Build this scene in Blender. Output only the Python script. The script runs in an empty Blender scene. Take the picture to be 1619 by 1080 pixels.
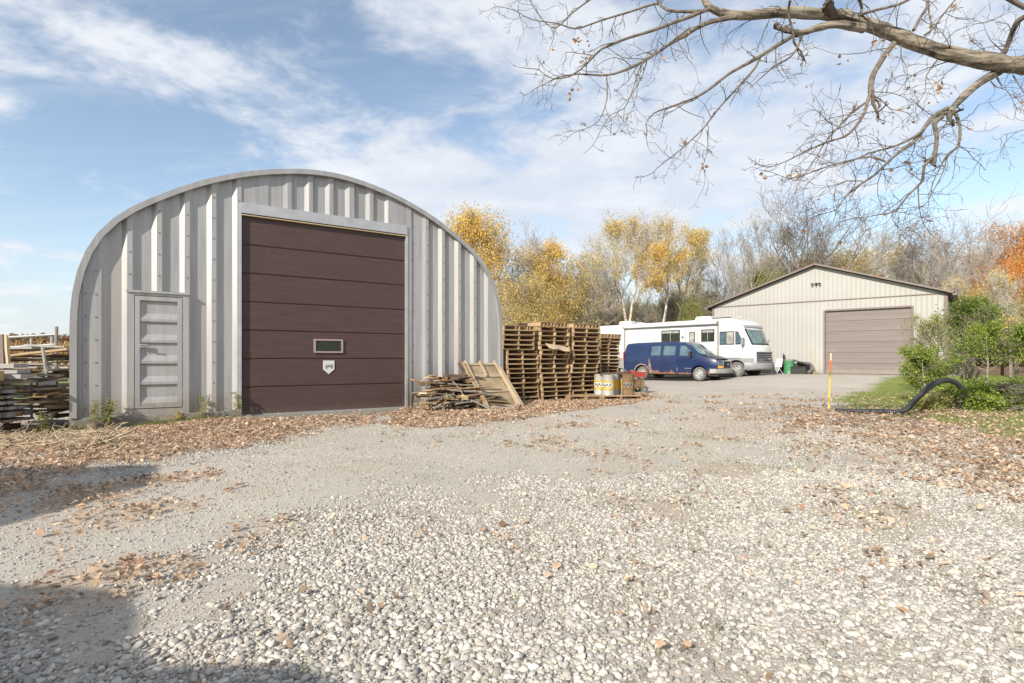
import bpy, bmesh, math, random
import numpy as np
from mathutils import Vector, Matrix
R = math.radians
PI = math.pi
random.seed(7)
RNG = np.random.default_rng(11)
S = bpy.context.scene
COL = S.collection

# ------------------------------------------------------------------ camera, world, sun, exposure
FPX, CX, HY, CZ = 860.0, 809.5, 568.0, 1.2
cd = bpy.data.cameras.new('camera'); cam = bpy.data.objects.new('camera', cd); COL.objects.link(cam)
cam.location = (0, 0, CZ); cam.rotation_euler = (R(90), 0, 0)
cd.sensor_width = 36; cd.lens = FPX/1619*36; cd.shift_y = (HY-540)/1619; cd.clip_end = 3000; cd.clip_start = .05
S.camera = cam
SUN_AZ = math.atan2(-.82, -.57)      # direction towards the sun, in plan
SUN_EL = R(31)
sl = bpy.data.lights.new('sun', 'SUN'); sun = bpy.data.objects.new('sun', sl); COL.objects.link(sun)
sl.energy = 4.8; sl.angle = R(.5); sl.color = (1, .93, .82)
sdir = Vector((math.cos(SUN_EL)*math.cos(SUN_AZ), math.cos(SUN_EL)*math.sin(SUN_AZ), math.sin(SUN_EL)))
sun.rotation_euler = sdir.to_track_quat('Z', 'Y').to_euler(); sun.location = (-20, -20, 30)
S.view_settings.view_transform = 'Standard'; S.view_settings.look = 'None'
S.view_settings.exposure = .45; S.view_settings.gamma = 1
W = bpy.data.worlds.new('World'); S.world = W; W.use_nodes = True
def build_world():
    nt = W.node_tree; nt.nodes.clear(); N = nt.nodes.new; L = nt.links.new
    out = N('ShaderNodeOutputWorld'); bg = N('ShaderNodeBackground'); L(bg.outputs[0], out.inputs[0])
    sky = N('ShaderNodeTexSky'); sky.sky_type = 'NISHITA'; sky.sun_disc = False
    sky.sun_elevation = SUN_EL; sky.sun_rotation = PI/2-SUN_AZ; sky.air_density = 1.0; sky.dust_density = .8; sky.ozone_density = 1.2
    tc = N('ShaderNodeTexCoord'); sx = N('ShaderNodeSeparateXYZ'); L(tc.outputs['Generated'], sx.inputs[0])
    zz = N('ShaderNodeMath'); zz.operation = 'MAXIMUM'; L(sx.outputs[2], zz.inputs[0]); zz.inputs[1].default_value = 0
    za = N('ShaderNodeMath'); za.operation = 'ADD'; L(zz.outputs[0], za.inputs[0]); za.inputs[1].default_value = .16
    dx = N('ShaderNodeMath'); dx.operation = 'DIVIDE'; L(sx.outputs[0], dx.inputs[0]); L(za.outputs[0], dx.inputs[1])
    dy = N('ShaderNodeMath'); dy.operation = 'DIVIDE'; L(sx.outputs[1], dy.inputs[0]); L(za.outputs[0], dy.inputs[1])
    cb = N('ShaderNodeCombineXYZ'); L(dx.outputs[0], cb.inputs[0]); L(dy.outputs[0], cb.inputs[1])
    def noise(scale, det, rough, off, dist=0, sc=(1, 1, 1), rot=0):
        mp = N('ShaderNodeMapping'); mp.inputs['Location'].default_value = off; mp.inputs['Scale'].default_value = sc
        mp.inputs['Rotation'].default_value = (0, 0, rot)
        L(cb.outputs[0], mp.inputs[0])
        n = N('ShaderNodeTexNoise'); n.inputs['Scale'].default_value = scale; n.inputs['Detail'].default_value = det
        n.inputs['Roughness'].default_value = rough; n.inputs['Distortion'].default_value = dist
        L(mp.outputs[0], n.inputs['Vector']); return n.outputs[0]
    def mth(op, a, b):
        m = N('ShaderNodeMath'); m.operation = op
        for i, q in enumerate((a, b)):
            if isinstance(q, (int, float)): m.inputs[i].default_value = q
            else: L(q, m.inputs[i])
        return m.outputs[0]
    def ramp(v, a, b):
        r = N('ShaderNodeMapRange'); r.interpolation_type = 'SMOOTHSTEP'
        r.inputs[1].default_value = a; r.inputs[2].default_value = b; L(v, r.inputs[0]); return r.outputs[0]
    big = noise(.62, 2, .5, (3.1, .4, 0), .2)
    med = noise(2.3, 10, .6, (1.7, 5.2, 0), .25, (1, 1.1, 1), .5)
    fib = noise(2.4, 6, .6, (7.7, 2.2, 0), .8, (.5, 2.2, 1), -.5)
    s = mth('ADD', mth('MULTIPLY', big, .62), mth('MULTIPLY', med, .62))
    c1 = ramp(s, .525, .66)
    c2 = mth('MULTIPLY', ramp(fib, .45, .78), .38)
    c = mth('MAXIMUM', c1, c2)
    hz = ramp(sx.outputs[2], .26, -.01)                      # air is paler towards the horizon
    c = mth('MAXIMUM', c, mth('MULTIPLY', hz, .8))
    mx = N('ShaderNodeMix'); mx.data_type = 'RGBA'; L(mth('MULTIPLY', c, .88), mx.inputs[0])
    hs = N('ShaderNodeHueSaturation'); hs.inputs['Saturation'].default_value = .82; hs.inputs['Value'].default_value = 1.45
    tn = N('ShaderNodeMix'); tn.data_type = 'RGBA'; tn.blend_type = 'MULTIPLY'; tn.inputs[0].default_value = 1; tn.inputs[7].default_value = (1.0, 1.055, 1.06, 1)
    L(sky.outputs[0], hs.inputs['Color']); L(hs.outputs[0], tn.inputs[6]); L(tn.outputs[2], mx.inputs[6])
    cc = N('ShaderNodeMix'); cc.data_type = 'RGBA'; L(ramp(med, .4, .75), cc.inputs[0])
    cc.inputs[6].default_value = (5.8, 6.2, 6.9, 1); cc.inputs[7].default_value = (7.6, 7.75, 8.0, 1)
    L(cc.outputs[2], mx.inputs[7]); L(mx.outputs[2], bg.inputs[0])
    bg.inputs[1].default_value = .095
build_world()

# ------------------------------------------------------------------ small helpers
def smooth(a, b, x):
    t = np.clip((x-a)/(b-a), 0, 1); return t*t*(3-2*t)
def gz(x, y):
    """ground height"""
    h = .33*smooth(8.5, 14.5, x)*smooth(20, 28.5, y)
    return h - .12*smooth(5.6, 7.6, -x)*smooth(4, 9, y)
def G(px, py):
    """ground point seen at a measured place of the survey photo"""
    Y = FPX*CZ/(py-HY)
    for _ in range(4): Y = FPX*(CZ-float(gz((px-CX)/FPX*Y, Y)))/(py-HY)
    return ((px-CX)/FPX*Y, Y)
def tag(o, label=None, cat=None, group=None, kind=None):
    if label: o['label'] = label
    if cat: o['category'] = cat
    if group: o['group'] = group
    if kind: o['kind'] = kind
    return o
def empty(name, loc, rz=0, label=None, cat=None, group=None):
    o = bpy.data.objects.new(name, None); COL.objects.link(o); o.location = loc; o.rotation_euler = (0, 0, rz); o.empty_display_size = .2
    return tag(o, label, cat, group)
def link(name, me, parent=None, mat=None):
    o = bpy.data.objects.new(name, me); COL.objects.link(o)
    if parent: o.parent = parent
    if mat and not me.materials: me.materials.append(mat)
    return o
def copy_tree(o, parent=None):
    c = o.copy(); COL.objects.link(c)
    if parent: c.parent = parent
    for ch in o.children: copy_tree(ch, c)
    return c
def np_mesh(name, V, Fs, smooth_=False):
    """V (N,3); Fs list of (M,k) index arrays"""
    me = bpy.data.meshes.new(name)
    V = np.asarray(V, dtype=np.float32); me.vertices.add(len(V)); me.vertices.foreach_set('co', V.ravel())
    Fs = [np.asarray(F, dtype=np.int32) for F in Fs if len(F)]
    loops = np.concatenate([F.ravel() for F in Fs]); me.loops.add(len(loops)); me.loops.foreach_set('vertex_index', loops)
    st = []; off = 0
    for F in Fs: st.append(off+np.arange(len(F), dtype=np.int32)*F.shape[1]); off += F.size
    st = np.concatenate(st); me.polygons.add(len(st)); me.polygons.foreach_set('loop_start', st)
    me.polygons.foreach_set('use_smooth', np.full(len(st), smooth_, dtype=bool))
    me.update(calc_edges=True); return me
def tubes(P0, P1, R0, R1, n):
    P0, P1, R0, R1 = map(np.asarray, (P0, P1, R0, R1)); K = len(P0)
    d = P1-P0; L = np.linalg.norm(d, axis=1, keepdims=True)+1e-9; d = d/L
    ref = np.where(np.abs(d[:, 2:3]) < .9, np.array([[0, 0, 1.]]), np.array([[1., 0, 0]]))
    a = np.cross(d, ref); a /= np.linalg.norm(a, axis=1, keepdims=True); b = np.cross(d, a)
    th = np.arange(n)*2*PI/n; c, s = np.cos(th), np.sin(th)
    ring = a[:, None, :]*c[None, :, None]+b[:, None, :]*s[None, :, None]
    V = np.concatenate([P0[:, None]+ring*R0[:, None, None], P1[:, None]+ring*R1[:, None, None]], 1).reshape(-1, 3)
    i = np.arange(n); j = (i+1) % n
    q = np.stack([i, i+n, j+n, j], 1)
    F = (np.arange(K)[:, None, None]*2*n+q[None]).reshape(-1, 4)
    return V, F
class MB:
    """collects shapes and links them as ONE mesh"""
    def __init__(s): s.v = []; s.f = []
    def add(s, vs, fs):
        o = len(s.v); s.v += [tuple(q) for q in vs]; s.f += [tuple(i+o for i in f) for f in fs]; return s
    def box(s, c, d, m=None, taper=0):
        x, y, z = d[0]/2, d[1]/2, d[2]/2
        vs = [Vector((i*x*(1-taper*(k > 0)), j*y*(1-taper*(k > 0)), k*z)) for i in (-1, 1) for j in (-1, 1) for k in (-1, 1)]
        if m is not None: vs = [m @ q for q in vs]
        vs = [q+Vector(c) for q in vs]
        return s.add(vs, [(0, 1, 3, 2), (4, 6, 7, 5), (0, 4, 5, 1), (2, 3, 7, 6), (0, 2, 6, 4), (1, 5, 7, 3)])
    def bb(s, x0, x1, y0, y1, z0, z1): return s.box(((x0+x1)/2, (y0+y1)/2, (z0+z1)/2), (x1-x0, y1-y0, z1-z0))
    def tube(s, pts, r, n=8, cap=True):
        pts = [Vector(p) for p in pts]; rs = r if isinstance(r, (list, tuple)) else [r]*len(pts)
        vs = []; up = None
        for i, p in enumerate(pts):
            d = (pts[min(i+1, len(pts)-1)]-pts[max(i-1, 0)]).normalized()
            if up is None: up = Vector((0, 0, 1)) if abs(d.z) < .9 else Vector((1, 0, 0))
            a = d.cross(up).normalized(); b = a.cross(d).normalized(); up = b
            for k in range(n):
                t = 2*PI*k/n; vs.append(p+a*math.cos(t)*rs[i]+b*math.sin(t)*rs[i])
        fs = [(i*n+k, i*n+(k+1) % n, (i+1)*n+(k+1) % n, (i+1)*n+k) for i in range(len(pts)-1) for k in range(n)]
        if cap: fs += [tuple(range(n))[::-1], tuple((len(pts)-1)*n+k for k in range(n))]
        return s.add(vs, fs)
    def lathe(s, prof, n=24, m=None, close=False):
        """prof: (radius, height) along z"""
        vs = []
        for r, z in prof:
            for k in range(n):
                t = 2*PI*k/n; q = Vector((r*math.cos(t), r*math.sin(t), z)); vs.append(m @ q if m is not None else q)
        fs = [(i*n+k, i*n+(k+1) % n, (i+1)*n+(k+1) % n, (i+1)*n+k) for i in range(len(prof)-1) for k in range(n)]
        return s.add(vs, fs)
    def prism(s, poly, y0, y1, axis='y'):
        n = len(poly)
        f = (lambda a, b, y: (a, y, b)) if axis == 'y' else ((lambda a, b, y: (y, a, b)) if axis == 'x' else (lambda a, b, y: (a, b, y)))
        vs = [f(a, b, y0) for a, b in poly]+[f(a, b, y1) for a, b in poly]
        fs = [tuple(range(n)), tuple(range(2*n-1, n-1, -1))]+[(i, i+n, (i+1) % n+n, (i+1) % n) for i in range(n)]
        return s.add(vs, fs)
    def build(s, name, mat, parent=None, sm=False, bev=0):
        me = bpy.data.meshes.new(name); me.from_pydata(s.v, [], s.f)
        bm = bmesh.new(); bm.from_mesh(me); bmesh.ops.recalc_face_normals(bm, faces=bm.faces)
        if bev: bmesh.ops.bevel(bm, geom=[e for e in bm.edges if len(e.link_faces) == 2 and e.calc_face_angle() > .6], offset=bev, segments=2, affect='EDGES', clamp_overlap=True)
        bm.to_mesh(me); bm.free()
        if sm:
            me.polygons.foreach_set('use_smooth', [True]*len(me.polygons)); me.set_sharp_from_angle(angle=R(38))
        me.update(); return link(name, me, parent, mat)

# ------------------------------------------------------------------ materials
def mat(name, c1, c2=None, scale=4, rough=.7, metal=0, bump=0, bscale=40, stretch=(1, 1, 1), island=0, c3=None, spec=.5, contrast=(.35, .65), thin=False, coat=0):
    m = bpy.data.materials.new(name); m.use_nodes = True; nt = m.node_tree; N = nt.nodes.new; L = nt.links.new
    p = nt.nodes['Principled BSDF']; p.inputs['Roughness'].default_value = rough; p.inputs['Metallic'].default_value = metal
    p.inputs['Specular IOR Level'].default_value = spec; p.inputs['Coat Weight'].default_value = coat
    p.inputs['Base Color'].default_value = (*c1, 1)
    tc = N('ShaderNodeTexCoord'); mp = N('ShaderNodeMapping'); mp.inputs['Scale'].default_value = stretch; L(tc.outputs['Object'], mp.inputs[0])
    col = None
    if c2:
        n = N('ShaderNodeTexNoise'); n.inputs['Scale'].default_value = scale; n.inputs['Detail'].default_value = 6; n.inputs['Roughness'].default_value = .62
        L(mp.outputs[0], n.inputs['Vector'])
        r = N('ShaderNodeValToRGB'); r.color_ramp.elements[0].position = contrast[0]; r.color_ramp.elements[1].position = contrast[1]
        r.color_ramp.elements[0].color = (*c1, 1); r.color_ramp.elements[1].color = (*c2, 1)
        L(n.outputs[0], r.inputs[0]); col = r.outputs[0]
    if island:
        g = N('ShaderNodeNewGeometry'); r2 = N('ShaderNodeValToRGB'); e = r2.color_ramp
        cs = [c1, c2 or c1, c3 or c2 or c1]; e.elements[0].color = (*cs[0], 1); e.elements[1].color = (*cs[2], 1); q = e.elements.new(.5); q.color = (*cs[1], 1)
        L(g.outputs['Random Per Island'], r2.inputs[0]); col = r2.outputs[0]
        hs = N('ShaderNodeHueSaturation'); mr = N('ShaderNodeMapRange'); mul = N('ShaderNodeMath'); mul.operation = 'MULTIPLY'; mul.inputs[1].default_value = 37.7
        fr = N('ShaderNodeMath'); fr.operation = 'FRACT'; L(g.outputs['Random Per Island'], mul.inputs[0]); L(mul.outputs[0], fr.inputs[0]); L(fr.outputs[0], mr.inputs[0])
        mr.inputs[3].default_value = 1-island; mr.inputs[4].default_value = 1+island; L(mr.outputs[0], hs.inputs['Value']); L(col, hs.inputs['Color']); col = hs.outputs[0]
    if col is not None: L(col, p.inputs['Base Color'])
    if bump:
        nb = N('ShaderNodeTexNoise'); nb.inputs['Scale'].default_value = bscale; nb.inputs['Detail'].default_value = 5; L(mp.outputs[0], nb.inputs['Vector'])
        b = N('ShaderNodeBump'); b.inputs['Strength'].default_value = bump; b.inputs['Distance'].default_value = .02; L(nb.outputs[0], b.inputs['Height']); L(b.outputs[0], p.inputs['Normal'])
    if thin:
        tr = N('ShaderNodeBsdfTranslucent'); mx = N('ShaderNodeMixShader'); mx.inputs[0].default_value = .45
        if col is not None: L(col, tr.inputs[0])
        else: tr.inputs[0].default_value = (*c1, 1)
        L(p.outputs[0], mx.inputs[1]); L(tr.outputs[0], mx.inputs[2]); L(mx.outputs[0], nt.nodes['Material Output'].inputs[0])
    return m
M = dict(
 galv=mat('galvanised_steel', (.365, .357, .347), (.45, .44, .43), 1.1, .5, .35, .05, 6, (6, 6, .5)),
 galv2=mat('galvanised_trim', (.42, .425, .43), (.52, .525, .53), 2, .42, .5, .03, 8, (1.5, 1.5, 1.5)),
 galvd=mat('weathered_steel_panel', (.31, .308, .305), (.39, .387, .383), 1.3, .55, .3, .05, 6, (7, 7, .4)),
 brown=mat('brown_door_paint', (.060, .033, .029), (.078, .046, .040), 2.5, .62, 0, .16, 14, (.6, 1, 12)),
 taupe=mat('taupe_door_paint', (.165, .138, .126), (.195, .166, .152), .8, .6, 0, .15, 14, (.5, 1, 9)),
 cream=mat('cream_steel_siding', (.34, .33, .305), (.37, .36, .335), .5, .5, 0, 0),
 trimb=mat('brown_trim', (.15, .115, .10), (.185, .145, .128), 3, .55),
 dark=mat('dark_gap', (.012, .012, .012), None, 1, .8),
 rubber=mat('black_rubber', (.022, .022, .022), (.035, .034, .032), 8, .75),
 tyre=mat('tyre_rubber', (.09, .088, .08), (.15, .145, .13), 6, .9),
 concrete=mat('old_concrete', (.34, .325, .29), (.20, .19, .165), 2.2, .9, 0, .4, 30),
 seal=mat('grey_seal', (.3, .3, .31), None, 1, .7),
 wframe=mat('window_frame_plastic', (.33, .26, .25), None, 1, .5),
 glass=mat('dark_window_glass', (.03, .035, .018), (.015, .02, .015), 3, .12, 0, spec=.35),  # greenish reflection is painted into the dark base colour
 vglass=mat('reflection_toned_glass', (.045, .085, .11), (.10, .15, .17), 2.5, .08, 0, spec=.9),  # bluish reflections are mixed into the glass colour
 wsglass=mat('windscreen_glass', (.16, .24, .24), (.05, .08, .09), 1.6, .06, 0, spec=.9),
 curtain=mat('curtained_glass', (.42, .40, .34), (.2, .2, .19), 3, .15, 0, spec=.8),
 white=mat('white_paint', (.54, .54, .535), (.60, .60, .595), 1.2, .35, 0, coat=.3),
 rvgrey=mat('pale_grey_paint', (.21, .213, .218), (.27, .27, .272), 1.2, .4),
 blue=mat('faded_navy_paint', (.006, .015, .058), (.010, .025, .082), 1.2, .28, 0, coat=.5),
 primer=mat('peeling_primer', (.34, .27, .23), (.16, .07, .04), 7, .8),
 hood=mat('peeled_black_bonnet', (.02, .02, .024), (.33, .32, .31), 2.6, .45, contrast=(.52, .72)),
 chrome=mat('dull_chrome', (.55, .55, .55), (.4, .4, .4), 3, .28, .85),
 rim=mat('steel_wheel_rim', (.48, .48, .46), (.36, .36, .34), 5, .45, .4),
 amber=mat('amber_lens', (.75, .25, .02), (.85, .40, .06), 6, .2),
 redlens=mat('red_lens', (.5, .02, .02), None, 1, .2),
 red=mat('rusty_red_paint', (.42, .035, .025), (.25, .05, .03), 5, .6),
 green=mat('green_drum_paint', (.04, .17, .07), (.07, .25, .11), 4, .45),
 dwhite=mat('drum_white_paint', (.38, .38, .35), (.24, .22, .17), 5, .45, contrast=(.45, .8)),
 dyellow=mat('drum_yellow_paint', (.60, .40, .03), (.45, .28, .04), 5, .45),
 rust=mat('rusted_steel', (.13, .075, .035), (.24, .15, .07), 6, .8, 0, .3, 30),
 ink=mat('black_ink', (.015, .015, .03), None, 1, .6),
 labelw=mat('white_label', (.6, .6, .58), None, 1, .5),
 bag=mat('black_plastic', (.012, .012, .014), None, 1, .3),
 card=mat('cardboard', (.42, .31, .21), (.5, .39, .28), 4, .85),
 pvc=mat('white_plastic', (.75, .75, .76), None, 1, .4),
 pipe=mat('black_pipe', (.018, .019, .02), (.04, .04, .04), 4, .42),
 stake=mat('yellow_stake', (.75, .52, .04), None, 1, .5), stakeo=mat('orange_tape', (.85, .13, .03), None, 1, .5), stakep=mat('pale_tape', (.8, .5, .3), None, 1, .5),
 bark=mat('grey_bark', (.22, .185, .15), (.33, .29, .24), 5, .95, 0, .5, 20, (1, 1, .35)),
 barkl=mat('pale_birch_bark', (.60, .57, .52), (.30, .27, .23), 2.2, .9),
 barko=mat('oak_bark', (.055, .045, .033), (.27, .23, .175), 16, .95, 0, 1.0, 22, (.16, 1, 1), contrast=(.38, .58)),
 twig=mat('grey_twigs', (.36, .32, .275), (.44, .40, .35), 3, .95),
 otwig=mat('oak_twigs', (.075, .06, .048), (.135, .11, .085), 6, .95),
 darkbark=mat('dark_oak_bark', (.19, .16, .13), (.28, .24, .20), 5, .95),
 branch=mat('oak_branch_bark', (.085, .07, .055), (.20, .17, .13), 12, .95, 0, .5, 30),
 field=mat('dry_corn', (.34, .20, .07), (.45, .28, .10), 1, .9, island=.4, c3=(.25, .17, .07)),
 screw=mat('screw_head', (.14, .14, .14), None, 1, .6),
 emblem=mat('grey_emblem', (.22, .23, .25), None, 1, .5),
 brick=mat('red_brick', (.25, .1, .07), (.3, .14, .1), 9, .9), shingle=mat('grey_shingles', (.1, .1, .1), (.15, .15, .15), 9, .9),
)
def stain(m, col, scale, stretch, lo, hi, amt):
    nt = m.node_tree; N = nt.nodes.new; L = nt.links.new; p = nt.nodes['Principled BSDF']; src = p.inputs['Base Color'].links[0].from_socket
    tc = N('ShaderNodeTexCoord'); mp = N('ShaderNodeMapping'); mp.inputs['Scale'].default_value = stretch; n = N('ShaderNodeTexNoise'); n.inputs['Scale'].default_value = scale; n.inputs['Detail'].default_value = 7; n.inputs['Roughness'].default_value = .65
    L(tc.outputs['Object'], mp.inputs[0]); L(mp.outputs[0], n.inputs['Vector']); r_ = N('ShaderNodeMapRange'); r_.inputs[1].default_value = lo; r_.inputs[2].default_value = hi; r_.inputs[4].default_value = amt; L(n.outputs[0], r_.inputs[0])
    x = N('ShaderNodeMix'); x.data_type = 'RGBA'; L(r_.outputs[0], x.inputs[0]); L(src, x.inputs[6]); x.inputs[7].default_value = (*col, 1); L(x.outputs[2], p.inputs['Base Color'])
for k_ in ('galv', 'galvd'):
    stain(M[k_], (.38, .30, .22), .9, (3.2, 3.2, .25), .54, .72, .38); stain(M[k_], (.20, .20, .20), 1.6, (9, 9, .5), .58, .75, .55); stain(M[k_], (.25, .22, .18), 7, (1, 1, 1), .66, .74, .4)
def splash(m, col, h):
    nt = m.node_tree; N = nt.nodes.new; L = nt.links.new; p = nt.nodes['Principled BSDF']; src = p.inputs['Base Color'].links[0].from_socket
    tc = N('ShaderNodeTexCoord'); sx = N('ShaderNodeSeparateXYZ'); L(tc.outputs['Object'], sx.inputs[0]); n = N('ShaderNodeTexNoise'); n.inputs['Scale'].default_value = 5; n.inputs['Detail'].default_value = 8; n.inputs['Roughness'].default_value = .7; L(tc.outputs['Object'], n.inputs['Vector'])
    e = mth_node(nt, 'SUBTRACT', mth_node(nt, 'MULTIPLY', n.outputs[0], h*1.9), sx.outputs[2]); r_ = N('ShaderNodeMapRange'); r_.inputs[1].default_value = -.25*h; r_.inputs[2].default_value = .5*h; r_.inputs[4].default_value = .6; L(e, r_.inputs[0])
    x = N('ShaderNodeMix'); x.data_type = 'RGBA'; L(r_.outputs[0], x.inputs[0]); L(src, x.inputs[6]); x.inputs[7].default_value = (*col, 1); L(x.outputs[2], p.inputs['Base Color'])
def mth_node(nt, op, a, b):
    m = nt.nodes.new('ShaderNodeMath'); m.operation = op
    for i, q in enumerate((a, b)):
        if isinstance(q, (int, float)): m.inputs[i].default_value = q
        else: nt.links.new(q, m.inputs[i])
    return m.outputs[0]
splash(M['galv'], (.30, .26, .20), .45); splash(M['brown'], (.10, .072, .058), .16); splash(M['cream'], (.26, .23, .18), .35); splash(M['taupe'], (.26, .22, .18), .3); splash(M['white'], (.33, .30, .25), .9); splash(M['concrete'], (.16, .14, .10), .1)
stain(M['cream'], (.33, .30, .25), .5, (2, 2, .3), .55, .75, .5); stain(M['taupe'], (.30, .26, .24), 1.2, (1, 1, 1), .6, .75, .5)
stain(M['brown'], (.10, .075, .065), 1.1, (1, 1, .7), .58, .78, .45); stain(M['white'], (.42, .40, .36), .8, (2, 2, .5), .58, .8, .5)
def leafmat(name, a, b, c, v=.3): return mat(name, a, b, rough=.7, island=v, c3=c, thin=True, spec=.25)
M['lyellow'] = leafmat('yellow_leaves', (.76, .50, .12), (.82, .60, .18), (.62, .45, .12))
M['lgold'] = leafmat('gold_leaves', (.68, .52, .19), (.76, .58, .22), (.50, .46, .20))
M['lorange'] = leafmat('orange_leaves', (.78, .34, .06), (.80, .43, .08), (.62, .22, .05))
M['lolive'] = leafmat('olive_leaves', (.34, .36, .12), (.46, .42, .14), (.24, .28, .09))
M['lgreen'] = leafmat('green_leaves', (.08, .15, .03), (.19, .26, .05), (.36, .38, .09))
M['lbright'] = leafmat('bright_green_leaves', (.13, .23, .035), (.27, .35, .06), (.44, .44, .11))
M['lbrown'] = leafmat('fallen_leaves', (.56, .395, .265), (.66, .53, .40), (.36, .22, .135), .45)
M['grass'] = leafmat('grass_blades', (.14, .20, .04), (.22, .28, .06), (.34, .30, .12))
M['weed'] = leafmat('weed_leaves', (.16, .24, .05), (.30, .36, .10), (.40, .34, .10))
M['stone'] = mat('rounded_gravel', (.50, .47, .42), (.43, .39, .335), rough=.9, island=.40, c3=(.31, .30, .285), spec=.2)
def woodmat(name, a, b): return mat(name, a, b, 3.5, .88, 0, .35, 25, (.35, 7, 7), contrast=(.3, .7))
M['wood1'] = woodmat('tan_pallet_wood', (.35, .235, .125), (.54, .39, .225))
M['wood2'] = woodmat('brown_pallet_wood', (.25, .16, .085), (.40, .27, .15))
M['wood3'] = woodmat('grey_weathered_wood', (.20, .17, .14), (.34, .30, .25))
M['wood4'] = woodmat('dark_old_wood', (.07, .048, .032), (.15, .105, .07))
M['wood5'] = woodmat('pale_split_wood', (.50, .38, .22), (.62, .50, .33))
M['wood6'] = woodmat('aged_pallet_wood', (.30, .23, .15), (.46, .37, .26))
M['ply'] = mat('stained_plywood', (.20, .14, .08), (.42, .32, .2), 2.5, .85, contrast=(.3, .7))
M['silver'] = woodmat('silvered_lumber', (.27, .25, .24), (.42, .40, .38))

# ------------------------------------------------------------------ 2-D noise and zones on the ground
def vnoise(x, y, seed=0):
    xi = np.floor(x).astype(np.int64); yi = np.floor(y).astype(np.int64); fx, fy = x-xi, y-yi
    fx = fx*fx*(3-2*fx); fy = fy*fy*(3-2*fy)
    def h(a, b):
        n = (a*374761393+b*668265263+seed*974634777) & 0x7fffffff
        n = ((n ^ (n >> 13))*1274126177) & 0x7fffffff
        return (n & 0xffff)/65535.
    return (h(xi, yi)*(1-fx)+h(xi+1, yi)*fx)*(1-fy)+(h(xi, yi+1)*(1-fx)+h(xi+1, yi+1)*fx)*fy
def fbm(x, y, seed=0, o=4):
    s = 0; a = .5
    for k in range(o): s = s+a*vnoise(x*2**k, y*2**k, seed+k); a *= .5
    return s/(1-.5**o)
def sdf(poly, x, y):
    """signed distance, positive inside"""
    x = np.asarray(x, float); y = np.asarray(y, float); d = np.full(x.shape, 1e9); ins = np.zeros(x.shape, bool); n = len(poly)
    for i in range(n):
        ax, ay = poly[i]; bx, by = poly[(i+1) % n]; ex, ey = bx-ax, by-ay
        t = np.clip(((x-ax)*ex+(y-ay)*ey)/(ex*ex+ey*ey+1e-12), 0, 1); d = np.minimum(d, np.hypot(x-ax-t*ex, y-ay-t*ey))
        c = ((ay > y) != (by > y)) & (x < (bx-ax)*(y-ay)/((by-ay) if by != ay else 1e-12)+ax); ins ^= c
    return np.where(ins, d, -d)
def GP(*pts): return [G(*p) for p in pts]
LEAF = [  # outline, softness, strength
 (GP((-60, 690), (130, 676), (380, 664), (470, 663), (600, 655), (560, 669), (480, 688), (380, 708), (250, 722), (120, 745), (40, 778), (-60, 800)), .4, 1.0),
 (GP((90, 775), (250, 752), (330, 742), (350, 752), (270, 770), (130, 800), (70, 808)), .15, .6),
 (GP((60, 820), (180, 812), (230, 830), (150, 838), (70, 842)), .12, .35),
 (GP((160, 812), (270, 792), (310, 800), (230, 822)), .1, .4),
 (GP((-60, 960), (50, 925), (160, 898), (285, 884), (270, 905), (160, 938), (60, 985), (-60, 1035)), .12, .95),
 (GP((370, 858), (425, 852), (435, 868), (380, 872)), .06, .6),
 (GP((360, 822), (470, 816), (470, 836), (380, 842)), .1, .25),
 (GP((70, 870), (110, 862), (120, 905), (85, 905)), .05, .5),
 (GP((605, 655), (650, 645), (760, 640), (1010, 622), (1035, 630), (900, 652), (745, 674), (640, 676)), .2, 1.0),
 (GP((1175, 655), (1330, 643), (1700, 655), (1720, 760), (1600, 770), (1480, 735), (1370, 700), (1250, 676)), 1.2, .34),
 (GP((1450, 690), (1700, 690), (1760, 800), (1619, 805), (1530, 775)), .7, .6),
 (GP((1290, 790), (1400, 775), (1450, 800), (1440, 845), (1320, 835)), .3, .25),
 (GP((960, 780), (1080, 780), (1130, 820), (1000, 832)), .25, .18),
]
LAWN = GP((1316, 634), (1400, 607), (1425, 597), (1500, 596))+[(70, 60), (90, 10), (10.5, 7.4)]+GP((1619, 700), (1560, 690), (1500, 672), (1430, 662), (1335, 646))
TRACK = GP((1000, 610), (1300, 600), (1440, 598), (1330, 632), (1240, 668), (1200, 690), (1230, 745), (1000, 770), (800, 745), (560, 830), (250, 880), (-100, 940), (-200, 860), (-100, 800), (300, 720), (640, 660), (900, 645))
def leaf_density(x, y):
    d = np.zeros_like(x)
    n = (fbm(x*1.1, y*1.1, 5)-.5)*1.0+(fbm(x*5, y*5, 15)-.5)*.6
    for poly, w, s in LEAF:
        q = sdf(poly, x, y)+n*(w*2.0+.25); d = np.maximum(d, s*smooth(-w, w, q))
    n2 = fbm(x*2.6+9, y*2.6, 21)
    d = d*(.35+.9*smooth(.3, .6, n2))
    low = (.05*smooth(.40, .7, fbm(x*.9+4, y*.9, 33))+.28*smooth(.60, .76, fbm(x*1.6+14, y*1.6, 37)))*(x < 14)*(.35+.65*smooth(-.5, 1.5, x))
    return np.clip(d+low, 0, 1)
def lawn_mask(x, y): return smooth(-.25, .35, sdf(LAWN, x, y)+(fbm(x*1.5, y*1.5, 3)-.5)*.9)
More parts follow.
